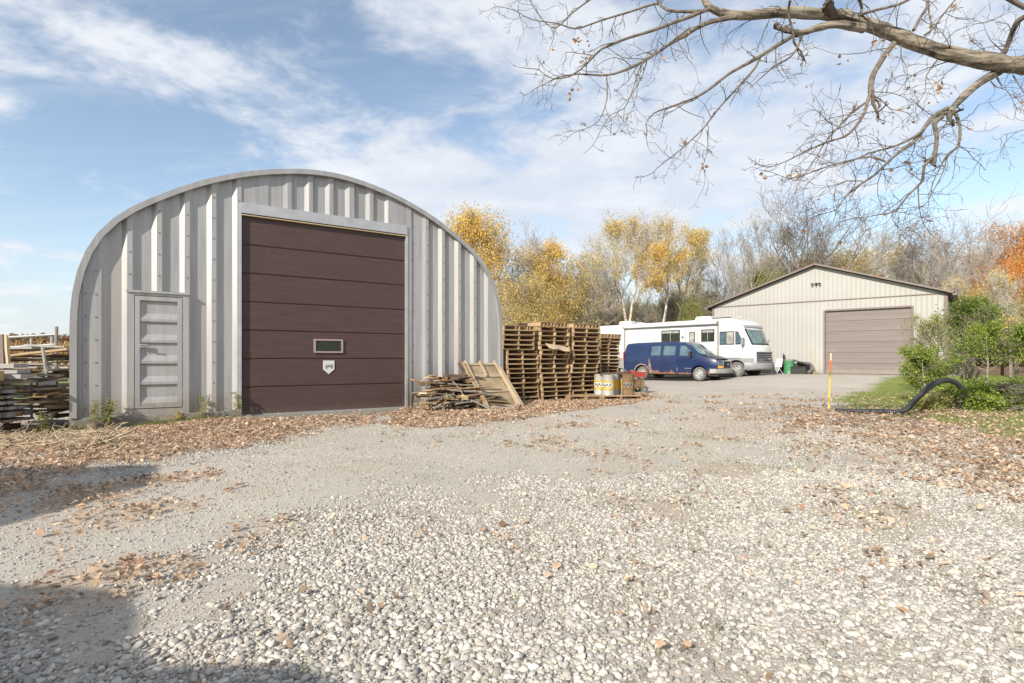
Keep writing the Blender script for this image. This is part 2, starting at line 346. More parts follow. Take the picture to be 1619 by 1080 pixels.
DIRT = [(GP((1085, 662), (1150, 652), (1228, 682), (1180, 702), (1080, 694)), .3, .8), (GP((1060, 742), (1150, 728), (1235, 738), (1190, 756), (1090, 758)), .25, .9), (GP((960, 785), (1080, 782), (1130, 822), (1000, 834)), .25, .7),
 (GP((1290, 790), (1400, 775), (1450, 800), (1440, 845), (1320, 835)), .3, .5), (GP((780, 845), (850, 835), (900, 870), (820, 885)), .15, .6), (GP((1300, 985), (1400, 1000), (1460, 1060), (1350, 1050)), .12, .7), (GP((720, 955), (860, 940), (900, 985), (760, 1000)), .12, .5), (GP((1030, 930), (1140, 915), (1180, 945), (1080, 965)), .12, .5)]
def dirt_mask(x, y):
    d = np.zeros_like(x); n = fbm(x*2, y*2, 61)-.5
    for poly, w, q in DIRT: d = np.maximum(d, q*smooth(-w, w, sdf(poly, x, y)+n*w*3.2))
    return d
def tan_mask(x, y): return smooth(.50, .66, fbm(x*1.3+2, y*1.0+5, 83))*smooth(.35, .6, fbm(x*6, y*6, 84))
def fine_mask(x, y): return np.clip(np.maximum(.45*tan_mask(x, y)+smooth(-1.1, 1.3, sdf(TRACK, x, y)+(fbm(x*.8, y*.8, 8)-.5)*2.4+(fbm(x*3, y*3, 18)-.5)*1.2), .75*dirt_mask(x, y)), 0, 1)

# ------------------------------------------------------------------ ground
def ground_material():
    m = bpy.data.materials.new('gravel_ground'); m.use_nodes = True; nt = m.node_tree; N = nt.nodes.new; L = nt.links.new; p = nt.nodes['Principled BSDF']
    p.inputs['Roughness'].default_value = .92; p.inputs['Specular IOR Level'].default_value = .2
    tc = N('ShaderNodeTexCoord'); at = N('ShaderNodeAttribute'); at.attribute_name = 'mask'; sp = N('ShaderNodeSeparateColor'); L(at.outputs['Color'], sp.inputs[0])
    def vor(scale, feat='F1', out='Color'):
        v = N('ShaderNodeTexVoronoi'); v.inputs['Scale'].default_value = scale; v.feature = feat; L(tc.outputs['Object'], v.inputs['Vector']); return v
    def noise(scale, det=5, rough=.6):
        n = N('ShaderNodeTexNoise'); n.inputs['Scale'].default_value = scale; n.inputs['Detail'].default_value = det; n.inputs['Roughness'].default_value = rough
        L(tc.outputs['Object'], n.inputs['Vector']); return n.outputs[0]
    def ramp(src, stops):
        r = N('ShaderNodeValToRGB'); e = r.color_ramp
        e.elements[0].position = stops[0][0]; e.elements[0].color = (*stops[0][1], 1); e.elements[1].position = stops[-1][0]; e.elements[1].color = (*stops[-1][1], 1)
        for q, c in stops[1:-1]: k = e.elements.new(q); k.color = (*c, 1)
        L(src, r.inputs[0]); return r.outputs[0]
    def mix(f, a, b, bt='MIX'):
        x = N('ShaderNodeMix'); x.data_type = 'RGBA'; x.blend_type = bt
        for i, q in ((0, f), (6, a), (7, b)):
            if isinstance(q, (int, float)): x.inputs[i].default_value = q
            elif isinstance(q, tuple): x.inputs[i].default_value = (*q, 1)
            else: L(q, x.inputs[i])
        return x.outputs[2]
    vc = vor(34); vs = vor(95); bwc = N('ShaderNodeSeparateColor'); L(vc.outputs['Color'], bwc.inputs[0]); bws = N('ShaderNodeSeparateColor'); L(vs.outputs['Color'], bws.inputs[0])
    coarse = ramp(bwc.outputs[0], [(0, (.20, .18, .155)), (.25, (.32, .29, .25)), (.6, (.40, .37, .325)), (1, (.50, .47, .42))])
    dust = mix(.6, ramp(bws.outputs[0], [(0, (.27, .245, .21)), (.5, (.43, .395, .34)), (1, (.56, .525, .47))]), ramp(noise(.55, 4), [(.3, (.36, .325, .275)), (.7, (.47, .435, .38))]))
    g = mix(sp.outputs[2], coarse, dust)
    g = mix(mth_node(nt, 'MULTIPLY', sp.outputs[1], .6), g, ramp(noise(26, 6), [(.35, (.30, .22, .155)), (.65, (.46, .36, .26))]))
    lawn = ramp(noise(3.5, 8, .7), [(.3, (.15, .16, .045)), (.55, (.20, .24, .06)), (.75, (.30, .29, .11))])
    g = mix(sp.outputs[0], g, lawn)
    L(g, p.inputs['Base Color'])
    h1 = mth_node(nt, 'MULTIPLY', vc.outputs['Distance'], -.022*1.0); 
    e = mth_node(nt, 'ADD', mth_node(nt, 'MULTIPLY', vs.outputs['Distance'], -.5), noise(50))
    b = N('ShaderNodeBump'); b.inputs['Strength'].default_value = .55; b.inputs['Distance'].default_value = .012; L(e, b.inputs['Height'])
    L(b.outputs[0], p.inputs['Normal'])
    return m
def mth_node(nt, op, a, b):
    m = nt.nodes.new('ShaderNodeMath'); m.operation = op
    for i, q in enumerate((a, b)):
        if isinstance(q, (int, float)): m.inputs[i].default_value = q
        else: nt.links.new(q, m.inputs[i])
    return m.outputs[0]
def make_ground():
    xs = np.unique(np.concatenate([-np.geomspace(16, 900, 22), np.arange(-16, 30.01, .2), np.geomspace(30, 900, 22)]))
    ys = np.unique(np.concatenate([-np.geomspace(6, 500, 10), np.arange(-6, 36.01, .2), np.geomspace(36, 1500, 26)]))
    X, Y = np.meshgrid(xs, ys); Z = gz(X, Y)+.02*(fbm(X*.5, Y*.5, 77)-.5)*(Y < 20)*(Y > 2)
    V = np.stack([X.ravel(), Y.ravel(), Z.ravel()], 1); w, h = len(xs), len(ys)
    i = (np.arange(h-1)[:, None]*w+np.arange(w-1)[None]).ravel(); F = np.stack([i, i+1, i+1+w, i+w], 1)
    x, y = V[:, 0], V[:, 1]; gm = ground_material()
    far = np.maximum(smooth(34, 40, y+.0*x), smooth(11, 16, -x)*smooth(8, 14, y))
    lm = np.maximum(lawn_mask(x, y), far); ld = np.maximum(np.maximum(leaf_density(x, y), .8*dirt_mask(x, y)), .5*tan_mask(x, y)); fm = fine_mask(x, y)
    C = np.stack([lm, np.clip(ld*1.2, 0, 1), fm, np.ones_like(x)], 1).astype(np.float32)
    cx, cy = x[F].mean(1), y[F].mean(1); sl = sdf(LAWN, cx, cy) > 0; st = (sdf(TRACK, cx, cy) > 0) & ~sl; sf = ((cy > 35) | (cx < -11.5) & (cy > 11)) & ~sl & ~st
    for name, sel in (('ground', ~(sl | st | sf)), ('lawn', sl), ('driveway', st), ('field', sf)):
        f = F[sel]; u, inv = np.unique(f, return_inverse=True); me = np_mesh(name, V[u], [inv.reshape(-1, 4)], True)
        at = me.attributes.new('mask', 'FLOAT_COLOR', 'POINT'); at.data.foreach_set('color', C[u].ravel()); me.materials.append(gm); tag(link(name, me), kind='structure')
make_ground()

ICO = None
def ico(sub):
    bm = bmesh.new(); bmesh.ops.create_icosphere(bm, subdivisions=sub, radius=1); V = np.array([v.co[:] for v in bm.verts]); F = np.array([[v.index for v in f.verts] for f in bm.faces]); bm.free(); return V, F
def rand_rot(n, tilt):
    a = RNG.uniform(0, 2*PI, n); t = RNG.normal(0, tilt, n); u = RNG.normal(0, tilt, n)
    ca, sa, ct, st, cu, su = np.cos(a), np.sin(a), np.cos(t), np.sin(t), np.cos(u), np.sin(u); o = np.zeros(n); l = np.ones(n)
    Rz = np.stack([ca, -sa, o, sa, ca, o, o, o, l], 1).reshape(-1, 3, 3); Rx = np.stack([l, o, o, o, ct, -st, o, st, ct], 1).reshape(-1, 3, 3); Ry = np.stack([cu, o, su, o, l, o, -su, o, cu], 1).reshape(-1, 3, 3)
    return Rz @ Rx @ Ry
def scatter(n, y0, y1, pw=1.0, wide=1.0):
    """points over the part of the yard ahead, even in area"""
    Y = np.sqrt(RNG.uniform(y0*y0, y1*y1, n)); X = RNG.uniform(-1, 1, n)*(wide*Y+1.2*np.minimum(1, Y/3)); return X, Y
OCT = (np.array([[1, 0, 0], [-1, 0, 0], [0, 1, 0], [0, -1, 0], [0, 0, 1], [0, 0, -1.]]), np.array([[0, 2, 4], [2, 1, 4], [1, 3, 4], [3, 0, 4], [2, 0, 5], [1, 2, 5], [3, 1, 5], [0, 3, 5]]))
def stones():
    Vs, Fs, off = [], [], 0
    for (n, y0, y1, size, sub, zone) in ((44000, 1.4, 2.7, .0074, 2, 'c'), (75000, 2.7, 3.8, .0072, 1, 'c'), (170000, 3.8, 5.8, .0065, 1, 'c'), (320000, 5.8, 10, .0070, 0, 'c'), (120000, 10, 16, .0082, 0, 'c'), (90000, 1.4, 4.2, .0036, 0, 'c'), (190000, 2.0, 12, .0054, 0, 'f')):
        X, Y = scatter(n, y0, y1)
        fm = fine_mask(X, Y); ld = leaf_density(X, Y); u = RNG.uniform(0, 1, n)
        keep = (u > fm*1.6-.02) if zone == 'c' else (u < fm)
        keep &= RNG.uniform(0, 1, n) > ld*.8; keep &= RNG.uniform(0, 1, n) > lawn_mask(X, Y)
        keep &= RNG.uniform(0, 1, n) < .45+.75*smooth(.25, .55, fbm(X*1.7, Y*1.7, 91))
        X, Y = X[keep], Y[keep]; k = len(X)
        bv, bf = ico(sub) if sub else OCT; s = size*np.exp(RNG.normal(0, .46, k)); s = np.clip(s, size*.4, size*2.6)
        sc = np.stack([s*RNG.uniform(.95, 1.5, k), s*RNG.uniform(.75, 1.1, k), s*RNG.uniform(.42, .72, k)], 1)
        V = bv[None]*(1+RNG.normal(0, .115, (k, len(bv), 1)))*sc[:, None]
        V = np.einsum('kij,kvj->kvi', rand_rot(k, .38), V)
        Z = gz(X, Y)+s*.28+.02*(fbm(X*.5, Y*.5, 77)-.5)
        V = V+np.stack([X, Y, Z], 1)[:, None]
        Vs.append(V.reshape(-1, 3)); Fs.append((off+np.arange(k)[:, None, None]*len(bv)+bf[None]).reshape(-1, 3)); off += k*len(bv)
    me = np_mesh('gravel_stones', np.concatenate(Vs), [np.concatenate(Fs)], True)
    tag(link('gravel_stones', me, None, M['stone']), 'pale rounded gravel stones spread over the yard', 'gravel', kind='stuff')
stones()
LEAFV = np.array([[-.52, 0, 0], [-.30, .30, .16], [-.02, .06, .03], [.20, .34, .20], [.55, 0, .06], [.26, -.30, .22], [.02, -.06, .02], [-.34, -.26, .13]])
LEAFF = np.array([[0, 7, 6, 5], [0, 5, 4, 3], [0, 3, 2, 1]])
def leaf_mesh(X, Y, Z, s, tilt=.45):
    k = len(X); base = LEAFV.copy()
    V = np.repeat(base[None], k, 0); V[:, :, 2] *= RNG.uniform(-.6, 2.0, (k, 1)); V = V*(s[:, None, None])*RNG.uniform(.8, 1.25, (k, 1, 3))
    V = np.einsum('kij,kvj->kvi', rand_rot(k, tilt), V)+np.stack([X, Y, Z], 1)[:, None]
    F = (np.arange(k)[:, None, None]*8+LEAFF[None]).reshape(-1, 4); return V.reshape(-1, 3), F
def fallen():
    n = 760000; X, Y = scatter(n, 1.5, 19, wide=1.02)
    keep = RNG.uniform(0, 1, n) < leaf_density(X, Y)*np.where(lawn_mask(X, Y) > .5, .3, .5)
    X, Y = X[keep], Y[keep]; k = len(X)
    s = np.where(RNG.uniform(0, 1, k) < .12, 1.5, 1)*RNG.uniform(.012, .040, k)*(1+.055*np.minimum(Y, 12)); V, F = leaf_mesh(X, Y, gz(X, Y)+RNG.uniform(.008, .04, k), s)
    tag(link('fallen_leaves', np_mesh('fallen_leaves', V, [F]), None, M['lbrown']), 'dry brown fallen leaves drifted over gravel and grass', 'leaves', kind='stuff')
fallen()
def blades(X, Y, Z, h, w, lean=.35):
    k = len(X); a = RNG.uniform(0, 2*PI, k); dx, dy = np.cos(a), np.sin(a); l = RNG.normal(0, lean, (k, 2))*h[:, None]
    z0 = np.zeros(k); B = np.stack([X, Y, Z], 1)
    P = [B+np.stack([-dx*w, -dy*w, z0], 1), B+np.stack([dx*w, dy*w, z0], 1), B+np.stack([l[:, 0]*.4+dx*w*.7, l[:, 1]*.4+dy*w*.7, h*.6], 1), B+np.stack([l[:, 0]*.4-dx*w*.7, l[:, 1]*.4-dy*w*.7, h*.6], 1), B+np.stack([l[:, 0], l[:, 1], h], 1)]
    V = np.stack(P, 1).reshape(-1, 3); o = np.arange(k)*5
    return V, [np.stack([o, o+1, o+2, o+3], 1), np.stack([o+3, o+2, o+4], 1)]
def grass():
    n = 260000; X, Y = scatter(n, 6, 34, wide=1.05); keep = (RNG.uniform(0, 1, n) < lawn_mask(X, Y)*np.where(Y < 20, 1, .5))
    X, Y = X[keep], Y[keep]
    X2, Y2 = scatter(90000, 2, 9); q = smooth(.66, .74, fbm(X2*1.9+3, Y2*1.9, 55))*.5; kk = RNG.uniform(0, 1, len(X2)) < np.maximum(q*(X2 > -1)*.5, dirt_mask(X2, Y2)*.45*smooth(.4, .6, fbm(X2*4, Y2*4, 71)))
    # strip along the hut plinth
    s = RNG.uniform(-.7, 2.8, 1500); o = np.abs(RNG.normal(.05, .14, 1500))+.04; X3 = -7.98+.8366*s+.5487*o; Y3 = 9.84+.5487*s-.8366*o
    k3 = RNG.uniform(0, 1, 1500) < .15+.85*(fbm(s*3, s*0, 4) > .5)+(s < .2)
    X = np.concatenate([X, X2[kk], X3[k3]]); Y = np.concatenate([Y, Y2[kk], Y3[k3]]); k = len(X)
    h = RNG.uniform(.02, .055, k); h[-k3.sum():] = RNG.uniform(.04, .16, k3.sum()); h[-k3.sum()-kk.sum():-k3.sum()] *= .8
    V, F = blades(X, Y, gz(X, Y), h, RNG.uniform(.002, .004, k)+Y*.0001)
    tag(link('grass', np_mesh('grass', V, F), None, M['grass']), 'short green grass on the lawn and between the stones', 'grass', kind='stuff')
grass()

# ------------------------------------------------------------------ profile wall helper
def profile_wall(mb, pts, zb, zt):
    """pts: (s, depth); zb, zt: bottom/top as number or function of s"""
    fb = zb if callable(zb) else (lambda s: zb); ft = zt if callable(zt) else (lambda s: zt)
    # refine long runs so the top follows the curve
    q = [pts[0]]
    for a, b in zip(pts, pts[1:]):
        n = max(1, int(abs(b[0]-a[0])/.12))
        for i in range(1, n+1): q.append((a[0]+(b[0]-a[0])*i/n, a[1]+(b[1]-a[1])*i/n))
    v = []
    for s, d in q: v += [(s, d, fb(s)), (s, d, ft(s))]
    mb.add(v, [(2*i, 2*i+2, 2*i+3, 2*i+1) for i in range(len(q)-1)])

# ------------------------------------------------------------------ the arched steel hut
ARC = [(0, 5.43), (.5, 5.40), (1, 5.31), (1.6, 5.16), (2.3, 4.90), (2.82, 4.64), (3.38, 4.29), (3.69, 4.10), (4.0, 3.84), (4.22, 3.55), (4.4, 3.20), (4.52, 2.8), (4.58, 2.4), (4.6, 2.0)]
def arch(s):
    c = abs(s-4.6); return float(np.interp(c, [a[0] for a in ARC], [a[1] for a in ARC]))
def wall_finish(mb, cols, top, h):
    nf = len(mb.f)
    for q in cols:
        z = .3
        while z < top(q)-.1:
            if not (.8 < q < 1.86 and z < 2.55): mb.box((q, -.004 if q != 6.62 else .022, z), (.02, .014, .02))
            z += .42
    o = mb.build('end_wall', M['galv'], h); o.data.materials.append(M['screw'])
    for p in o.data.polygons:
        if p.index >= nf: p.material_index = 1
def hut():
    h = empty('arched_steel_hut', (-7.98, 9.84, 0), math.atan2(.5487, .8366), 'grey corrugated steel arch hut with a brown overhead door', 'hut')
    # outline of the arch, left foot to right foot
    P = [(0, .13)]
    for c, z in reversed(ARC): P.append((4.6-c, z))
    for c, z in ARC[1:]: P.append((4.6+c, z))
    P.append((9.2, 0))
    Q = []
    for a, b in zip(P, P[1:]):
        n = max(1, int(math.hypot(b[0]-a[0], b[1]-a[1])/.22))
        for i in range(n): Q.append((a[0]+(b[0]-a[0])*i/n, a[1]+(b[1]-a[1])*i/n))
    Q.append(P[-1]); Q = [list(q) for q in Q]
    for _ in range(2):
        Q = [Q[0]]+[[(Q[i-1][j]+2*Q[i][j]+Q[i+1][j])/4 for j in (0, 1)] for i in range(1, len(Q)-1)]+[Q[-1]]
    def off(d):
        o = []
        for i, q in enumerate(Q):
            a, b = Q[max(i-1, 0)], Q[min(i+1, len(Q)-1)]; tx, tz = b[0]-a[0], b[1]-a[1]; l = math.hypot(tx, tz); o.append((q[0]+tz/l*d, q[1]-tx/l*d))
        return o
    # positive d moves inward
    mb = MB(); n = len(Q); y = 0; ring = []
    prof = []
    while y < 12: prof += [(y, 0), (y+.26, 0), (y+.34, .11), (y+.55, .11), (y+.61, 0)]; y += .61
    V = []; 
    for yy, d in prof: V += [(a, yy, b) for a, b in off(d+.02)]
    mb.add(V, [(i*n+k, i*n+k+1, (i+1)*n+k+1, (i+1)*n+k) for i in range(len(prof)-1) for k in range(n-1)])
    mb.build('roof', M['galvd'], h, sm=True)
    # rolled edge trim standing proud of the end wall
    mb = MB(); A, B = off(-.015), off(.09); V = []
    for a, b in zip(A, B): V += [(a[0], .03, a[1]), (a[0], -.07, a[1]), (b[0], -.07, b[1]), (b[0], .02, b[1])]
    mb.add(V, [(4*k+j, 4*k+4+j, 4*k+4+(j+1) % 4, 4*k+(j+1) % 4) for k in range(n-1) for j in range(4)])
    mb.build('edge_trim', M['galvd'], h, sm=True)
    # back end
    mb = MB(); mb.add([(a, 11.9, b) for a, b in Q], [tuple(range(n))]); mb.build('rear_wall', M['galvd'], h)
    top = lambda s: arch(s)-.06
    D = .058
    def rib(s0): return [(s0-.085, D), (s0, 0), (s0+.085, 0), (s0+.155, D)]
    mb = MB()
    pts = [(0.03, 0), (.16, 0), (.17, -.012), (.19, -.012), (.20, 0), (.44, 0), (.51, D)]
    for s0 in (.83, 1.30, 1.765, 2.235, 2.70): pts += rib(s0)
    pts = pts[:-1]; pts[-1] = (2.785, 0)
    profile_wall(mb, pts, lambda q: 2.48 if .9 < q < 1.76 else .13, top); wall_finish(mb, (.87, 1.34, 1.81, 2.27, 2.745, .36, .21), top, h); mb = MB()
    pts = [(6.415, 0), (6.57, 0), (6.60, .03), (6.86, .03), (6.95, 0), (7.03, 0), (7.10, D)]
    for s0 in (7.40, 7.87, 8.33): pts += rib(s0)
    pts += [(8.68, D), (8.77, 0), (9.17, 0)]
    profile_wall(mb, pts, .02, top)
    wall_finish(mb, (6.62, 7.0, 7.45, 7.91, 8.38), top, h)
    mb = MB(); pts = [(2.785, .02), (3.10, .02), (3.16, .05), (3.2, .05)]; pts = [(2.785, .02), (3.3, .02), (3.36, D-.02), (3.60, D-.02), (3.69, .01)]
    for s0 in (4.14, 4.59, 5.04, 5.52): pts += [(s0-.45+.085, .01), (s0-.45+.15, D), (s0-.09, D), (s0, .01)]
    pts += [(5.61, .01), (5.68, D), (5.90, D), (5.98, .01), (6.415, .01)]
    profile_wall(mb, pts, 4.40, top); mb.build('panel_above_door', M['galvd'], h)
    mb = MB(); mb.bb(2.76, 6.44, -.035, .10, 4.255, 4.475); mb.build('door_header', M['galv2'], h)
    mb = MB(); mb.bb(2.78, 6.42, -.02, .10, 4.215, 4.235); mb.build('header_drip_edge', M['wood5'], h)
    MB().bb(2.70, 2.782, -.02, .12, 0, 4.45).build('door_jamb', M['galv2'], h); MB().bb(6.418, 6.475, -.02, .12, 0, 4.45).build('door_jamb', M['galv2'], h)
    # overhead door: seven sections
    d = MB(); H = 4.21/7
    for k in range(7):
        z0, z1 = k*H, (k+1)*H; d.add([(2.78, .06, z0+.012), (6.42, .06, z0+.012), (6.42, .05, z0+.03), (2.78, .05, z0+.03), (2.78, .05, z1-.012), (6.42, .05, z1-.012), (6.42, .068, z1), (2.78, .068, z1), (2.78, .068, z0), (6.42, .068, z0)],
              [(8, 9, 1, 0), (0, 1, 2, 3), (3, 2, 5, 4), (4, 5, 6, 7)])
    door = d.build('overhead_door', M['brown'], h)
    MB().bb(2.78, 6.42, .035, .075, -.02, .035).build('bottom_seal', M['seal'], door)
    w = MB()
    for a in ((4.25, 4.90, 1.345, 1.38), (4.25, 4.90, 1.62, 1.655), (4.25, 4.29, 1.38, 1.62), (4.86, 4.90, 1.38, 1.62)): w.bb(a[0], a[1], .02, .062, a[2], a[3])
    w.build('window_frame', M['wframe'], door); MB().bb(4.29, 4.86, .038, .06, 1.38, 1.62).build('window_pane', M['glass'], door)
    b = MB(); b.prism([(4.455, 1.17), (4.705, 1.17), (4.705, .97), (4.58, .86), (4.455, .97)], .035, .049); b.build('shield_badge', M['labelw'], door)
    b = MB(); b.prism([(4.50, 1.02), (4.515, 1.09), (4.55, 1.055), (4.58, 1.085), (4.62, 1.06), (4.66, 1.10), (4.665, 1.0), (4.64, .98), (4.62, 1.02), (4.55, 1.02), (4.53, .97)], .030, .034); b.build('badge_emblem', M['emblem'], door)
    # personnel door
    f = MB(); f.bb(.83, .94, -.03, .0, .13, 2.47); f.bb(1.73, 1.84, -.03, .0, .13, 2.47); f.bb(.94, 1.73, -.03, 0, 2.425, 2.47); f.bb(.94, 1.73, -.03, 0, .13, .245); f.bb(.82, 1.85, -.055, .01, 2.472, 2.515)
    side = MB(); side.bb(.94, 1.73, .06, .08, .245, 2.425)
    pd = MB()
    for a in ((.95, 1.03, .26, 2.41), (1.64, 1.72, .26, 2.41), (1.03, 1.64, 2.33, 2.41), (1.03, 1.64, .26, .31)): pd.bb(a[0], a[1], -.028, .02, a[2], a[3])
    pr = []; z = 2.33; Pp = (2.33-.31)/5
    for k in range(5): pr += [(z, -.018), (z-.03, .018), (z-.60*Pp, .018), (z-.88*Pp, -.018), (z-Pp+.002, -.018)]; z -= Pp
    V = []
    for z, dd in pr: V += [(1.03, dd, z), (1.64, dd, z)]
    pd.add(V, [(2*i, 2*i+1, 2*i+3, 2*i+2) for i in range(len(pr)-1)])
    leaf = pd.build('personnel_door', M['galv'], h); f.build('door_frame', M['galv'], leaf); side.build('door_gap', M['dark'], leaf)
    hd = MB(); hd.box((1.085, -.04, 1.46), (.13, .02, .07)); hd.tube([(1.05, -.05, 1.47), (1.05, -.09, 1.47), (1.17, -.09, 1.465)], .013, 8); hd.build('door_handle', M['chrome'], leaf)
    # footing
    MB().bb(-.02, 2.74, -.045, .12, -.35, .13).build('concrete_footing', M['concrete'], h, bev=.01); MB().bb(6.45, 9.22, -.04, .12, -.35, .02).build('concrete_footing', M['concrete'], h, bev=.01)
    a = MB(); a.bb(2.74, 6.46, -1.05, .06, -.2, .014); a.build('door_apron', M['concrete'], h)
    MB().bb(1.35, 2.2, -.052, -.03, .0, .115).build('patched_footing_board', M['wood3'], h)
hut()

# ------------------------------------------------------------------ the cream barn
BARN = Matrix.Translation((13.3, 36.0, .33)) @ Matrix.Rotation(math.atan2(-.6487, .761), 4, 'Z')
def barn():
    b = empty('cream_metal_barn', (13.3, 36.0, .33), math.atan2(-.6487, .761), 'cream ribbed metal barn with brown roof trim and wide taupe door', 'barn')
    Wd, E, A, DP = 12.09, 4.3, 6.36, 18
    top = lambda s: E+(A-E)*(1-abs(s-Wd/2)/(Wd/2))
    def sid(x0, x1, y0=0):
        pts = [(x0, y0)]; s = math.ceil(x0/.2286)*.2286+.05
        while s < x1-.06: pts += [(s, y0), (s+.014, y0-.024), (s+.04, y0-.024), (s+.054, y0)]; s += .2286
        return pts+[(x1, y0)]
    w = MB(); profile_wall(w, sid(0, 6.5), .1, E); profile_wall(w, sid(10.69, Wd), .1, E); profile_wall(w, sid(6.5, 10.69), 3.68, E)
    profile_wall(w, sid(0, Wd, -.006), E+.02, top)
    w.bb(0, .02, 0, DP, .1, E); w.bb(Wd-.02, Wd, .02, DP, .1, E)
    w.add([(0, DP, .1), (Wd, DP, .1), (Wd, DP, E), (Wd/2, DP, A), (0, DP, E)], [(0, 1, 2, 3, 4)])
    w.build('siding', M['cream'], b)
    MB().bb(-.03, Wd+.03, -.045, -.005, E-.03, E+.02).build('belt_trim', M['trimb'], b)
    r = MB()
    for sg in (-1, 1):
        x0, x1 = Wd/2, Wd/2+sg*(Wd/2+.35); z0 = A+.12; z1 = E+.12-(A-E)*.35/(Wd/2)
        r.add([(x0, -.32, z0), (x1, -.32, z1), (x1, DP+.3, z1), (x0, DP+.3, z0), (x0, -.32, z0-.07), (x1, -.32, z1-.07), (x1, DP+.3, z1-.07), (x0, DP+.3, z0-.07)],
              [(0, 1, 2, 3), (4, 7, 6, 5), (0, 4, 5, 1), (1, 5, 6, 2), (3, 2, 6, 7)])
    roof = r.build('roof', M['trimb'], b)
    f = MB()
    for sg in (-1, 1):
        x0, x1 = Wd/2, Wd/2+sg*(Wd/2+.35); z0 = A+.135; z1 = E+.135-(A-E)*.35/(Wd/2)
        f.add([(x0, -.34, z0), (x1, -.34, z1), (x1, -.34, z1-.10), (x0, -.34, z0-.10), (x0, -.30, z0), (x1, -.30, z1), (x1, -.30, z1-.10), (x0, -.30, z0-.10)], [(0, 1, 2, 3), (4, 7, 6, 5), (0, 4, 5, 1), (3, 2, 6, 7), (1, 5, 6, 2)])
    f.bb(Wd+.25, Wd+.42, -.34, DP, E-.16, E+.02); f.bb(-.42, -.25, -.34, DP, E-.16, E+.02)
    f.build('fascia', M['trimb'], roof)
    MB().bb(-.05, .09, -.045, .0, .1, E-.05).build('corner_trim', M['trimb'], b); MB().bb(Wd-.09, Wd+.05, -.045, 0, .1, E-.05).build('corner_trim', M['trimb'], b)
    d = MB(); H = 3.64/6
    for k in range(6):
        z0, z1 = .03+k*H, .03+(k+1)*H
        zz = [z0, z0+.02, z0+H*.32, z0+H*.35, z0+H*.65, z0+H*.68, z1-.02, z1]; dd = [.10, .08, .08, .09, .08, .09, .08, .10]
        V = []
        for z, e in zip(zz, dd): V += [(6.56, e, z), (10.62, e, z)]
        d.add(V, [(2*i, 2*i+1, 2*i+3, 2*i+2) for i in range(7)])
    door = d.build('overhead_door', M['taupe'], b)
    j = MB(); j.bb(6.46, 6.56, -.05, .12, 0, 3.72); j.bb(10.62, 10.72, -.03, .12, 0, 3.72); j.bb(6.56, 10.62, -.05, .12, 3.66, 3.75); j.build('door_frame', M['trimb'], b)
    c = MB(); c.bb(-.03, 6.46, -.03, .1, -.4, .12); c.bb(10.72, Wd+.03, -.03, .1, -.4, .12); c.bb(6.46, 10.72, -.10, .1, -.4, .025); c.build('footing', M['concrete'], b)
    L = MB(); L.box((6.1, -.06, 5.3), (.12, .06, .12)); L.tube([(5.93, -.12, 5.3), (6.27, -.12, 5.3)], .02, 6)
    for sx in (-1, 1): L.lathe([(.03, 0), (.04, .05), (.06, .12), (.0, .115)], 12, Matrix.Translation((6.1+sx*.15, -.13, 5.32)) @ Matrix.Rotation(R(120), 4, 'X') @ Matrix.Rotation(R(sx*35), 4, 'Y'))
    L.box((6.1, -.1, 5.18), (.03, .03, .12)); L.build('floodlight', M['ink'], b)
    n = MB(); n.lathe([(.16, 0), (.17, .2), (.09, .3), (.26, .32), (.22, .42), (0, .45)], 12, Matrix.Translation((8.9, 2.2, 5.42))); n.build('roof_vent', M['rust'], b)
barn()
def bw(x, y, z=0): return BARN @ Vector((x, y, z))
BRZ = math.atan2(-.6487, .761)

# ------------------------------------------------------------------ vehicles
def shell(outline, hw, zcuts, xcuts, across=6, crown=.03, bulge=None):
    """closed body from a side outline (x,z); hw(x,z) half width; returns MB"""
    bm = bmesh.new(); vs = [bm.verts.new((x, 0, z)) for x, z in outline]; bm.faces.new(vs)
    for z in zcuts: bmesh.ops.bisect_plane(bm, geom=bm.verts[:]+bm.edges[:]+bm.faces[:], plane_co=(0, 0, z), plane_no=(0, 0, 1))
    for x in xcuts: bmesh.ops.bisect_plane(bm, geom=bm.verts[:]+bm.edges[:]+bm.faces[:], plane_co=(x, 0, 0), plane_no=(1, 0, 0))
    bm.verts.index_update(); P = [(v.co.x, v.co.z) for v in bm.verts]
    faces = [[v.index for v in f.verts] for f in bm.faces]
    bed = [(e.verts[0].index, e.verts[1].index) for e in bm.edges if len(e.link_faces) == 1]; bm.free()
    mb = MB(); n = len(P); bu = bulge or (lambda x, z: 0)
    mb.add([(x, -hw(x, z), z) for x, z in P]+[(x, hw(x, z), z) for x, z in P], faces+[[i+n for i in f[::-1]] for f in faces])
    idx = {}; V = []; base = 2*n
    zt = max(z for _, z in P)
    for i in set(i for e in bed for i in e):
        x, z = P[i]; w = hw(x, z); row = [i]
        for k in range(1, across):
            t = -1+2*k/across; q = 1-t*t; row.append(base+len(V)); V.append((x+bu(x, z)*q, w*t, z+(crown*q if z > .8*zt else 0)))
        row.append(i+n); idx[i] = row
    mb.add(V, []); 
    for a, b in bed: mb.f += [(idx[a][k], idx[a][k+1], idx[b][k+1], idx[b][k]) for k in range(across)]
    return mb
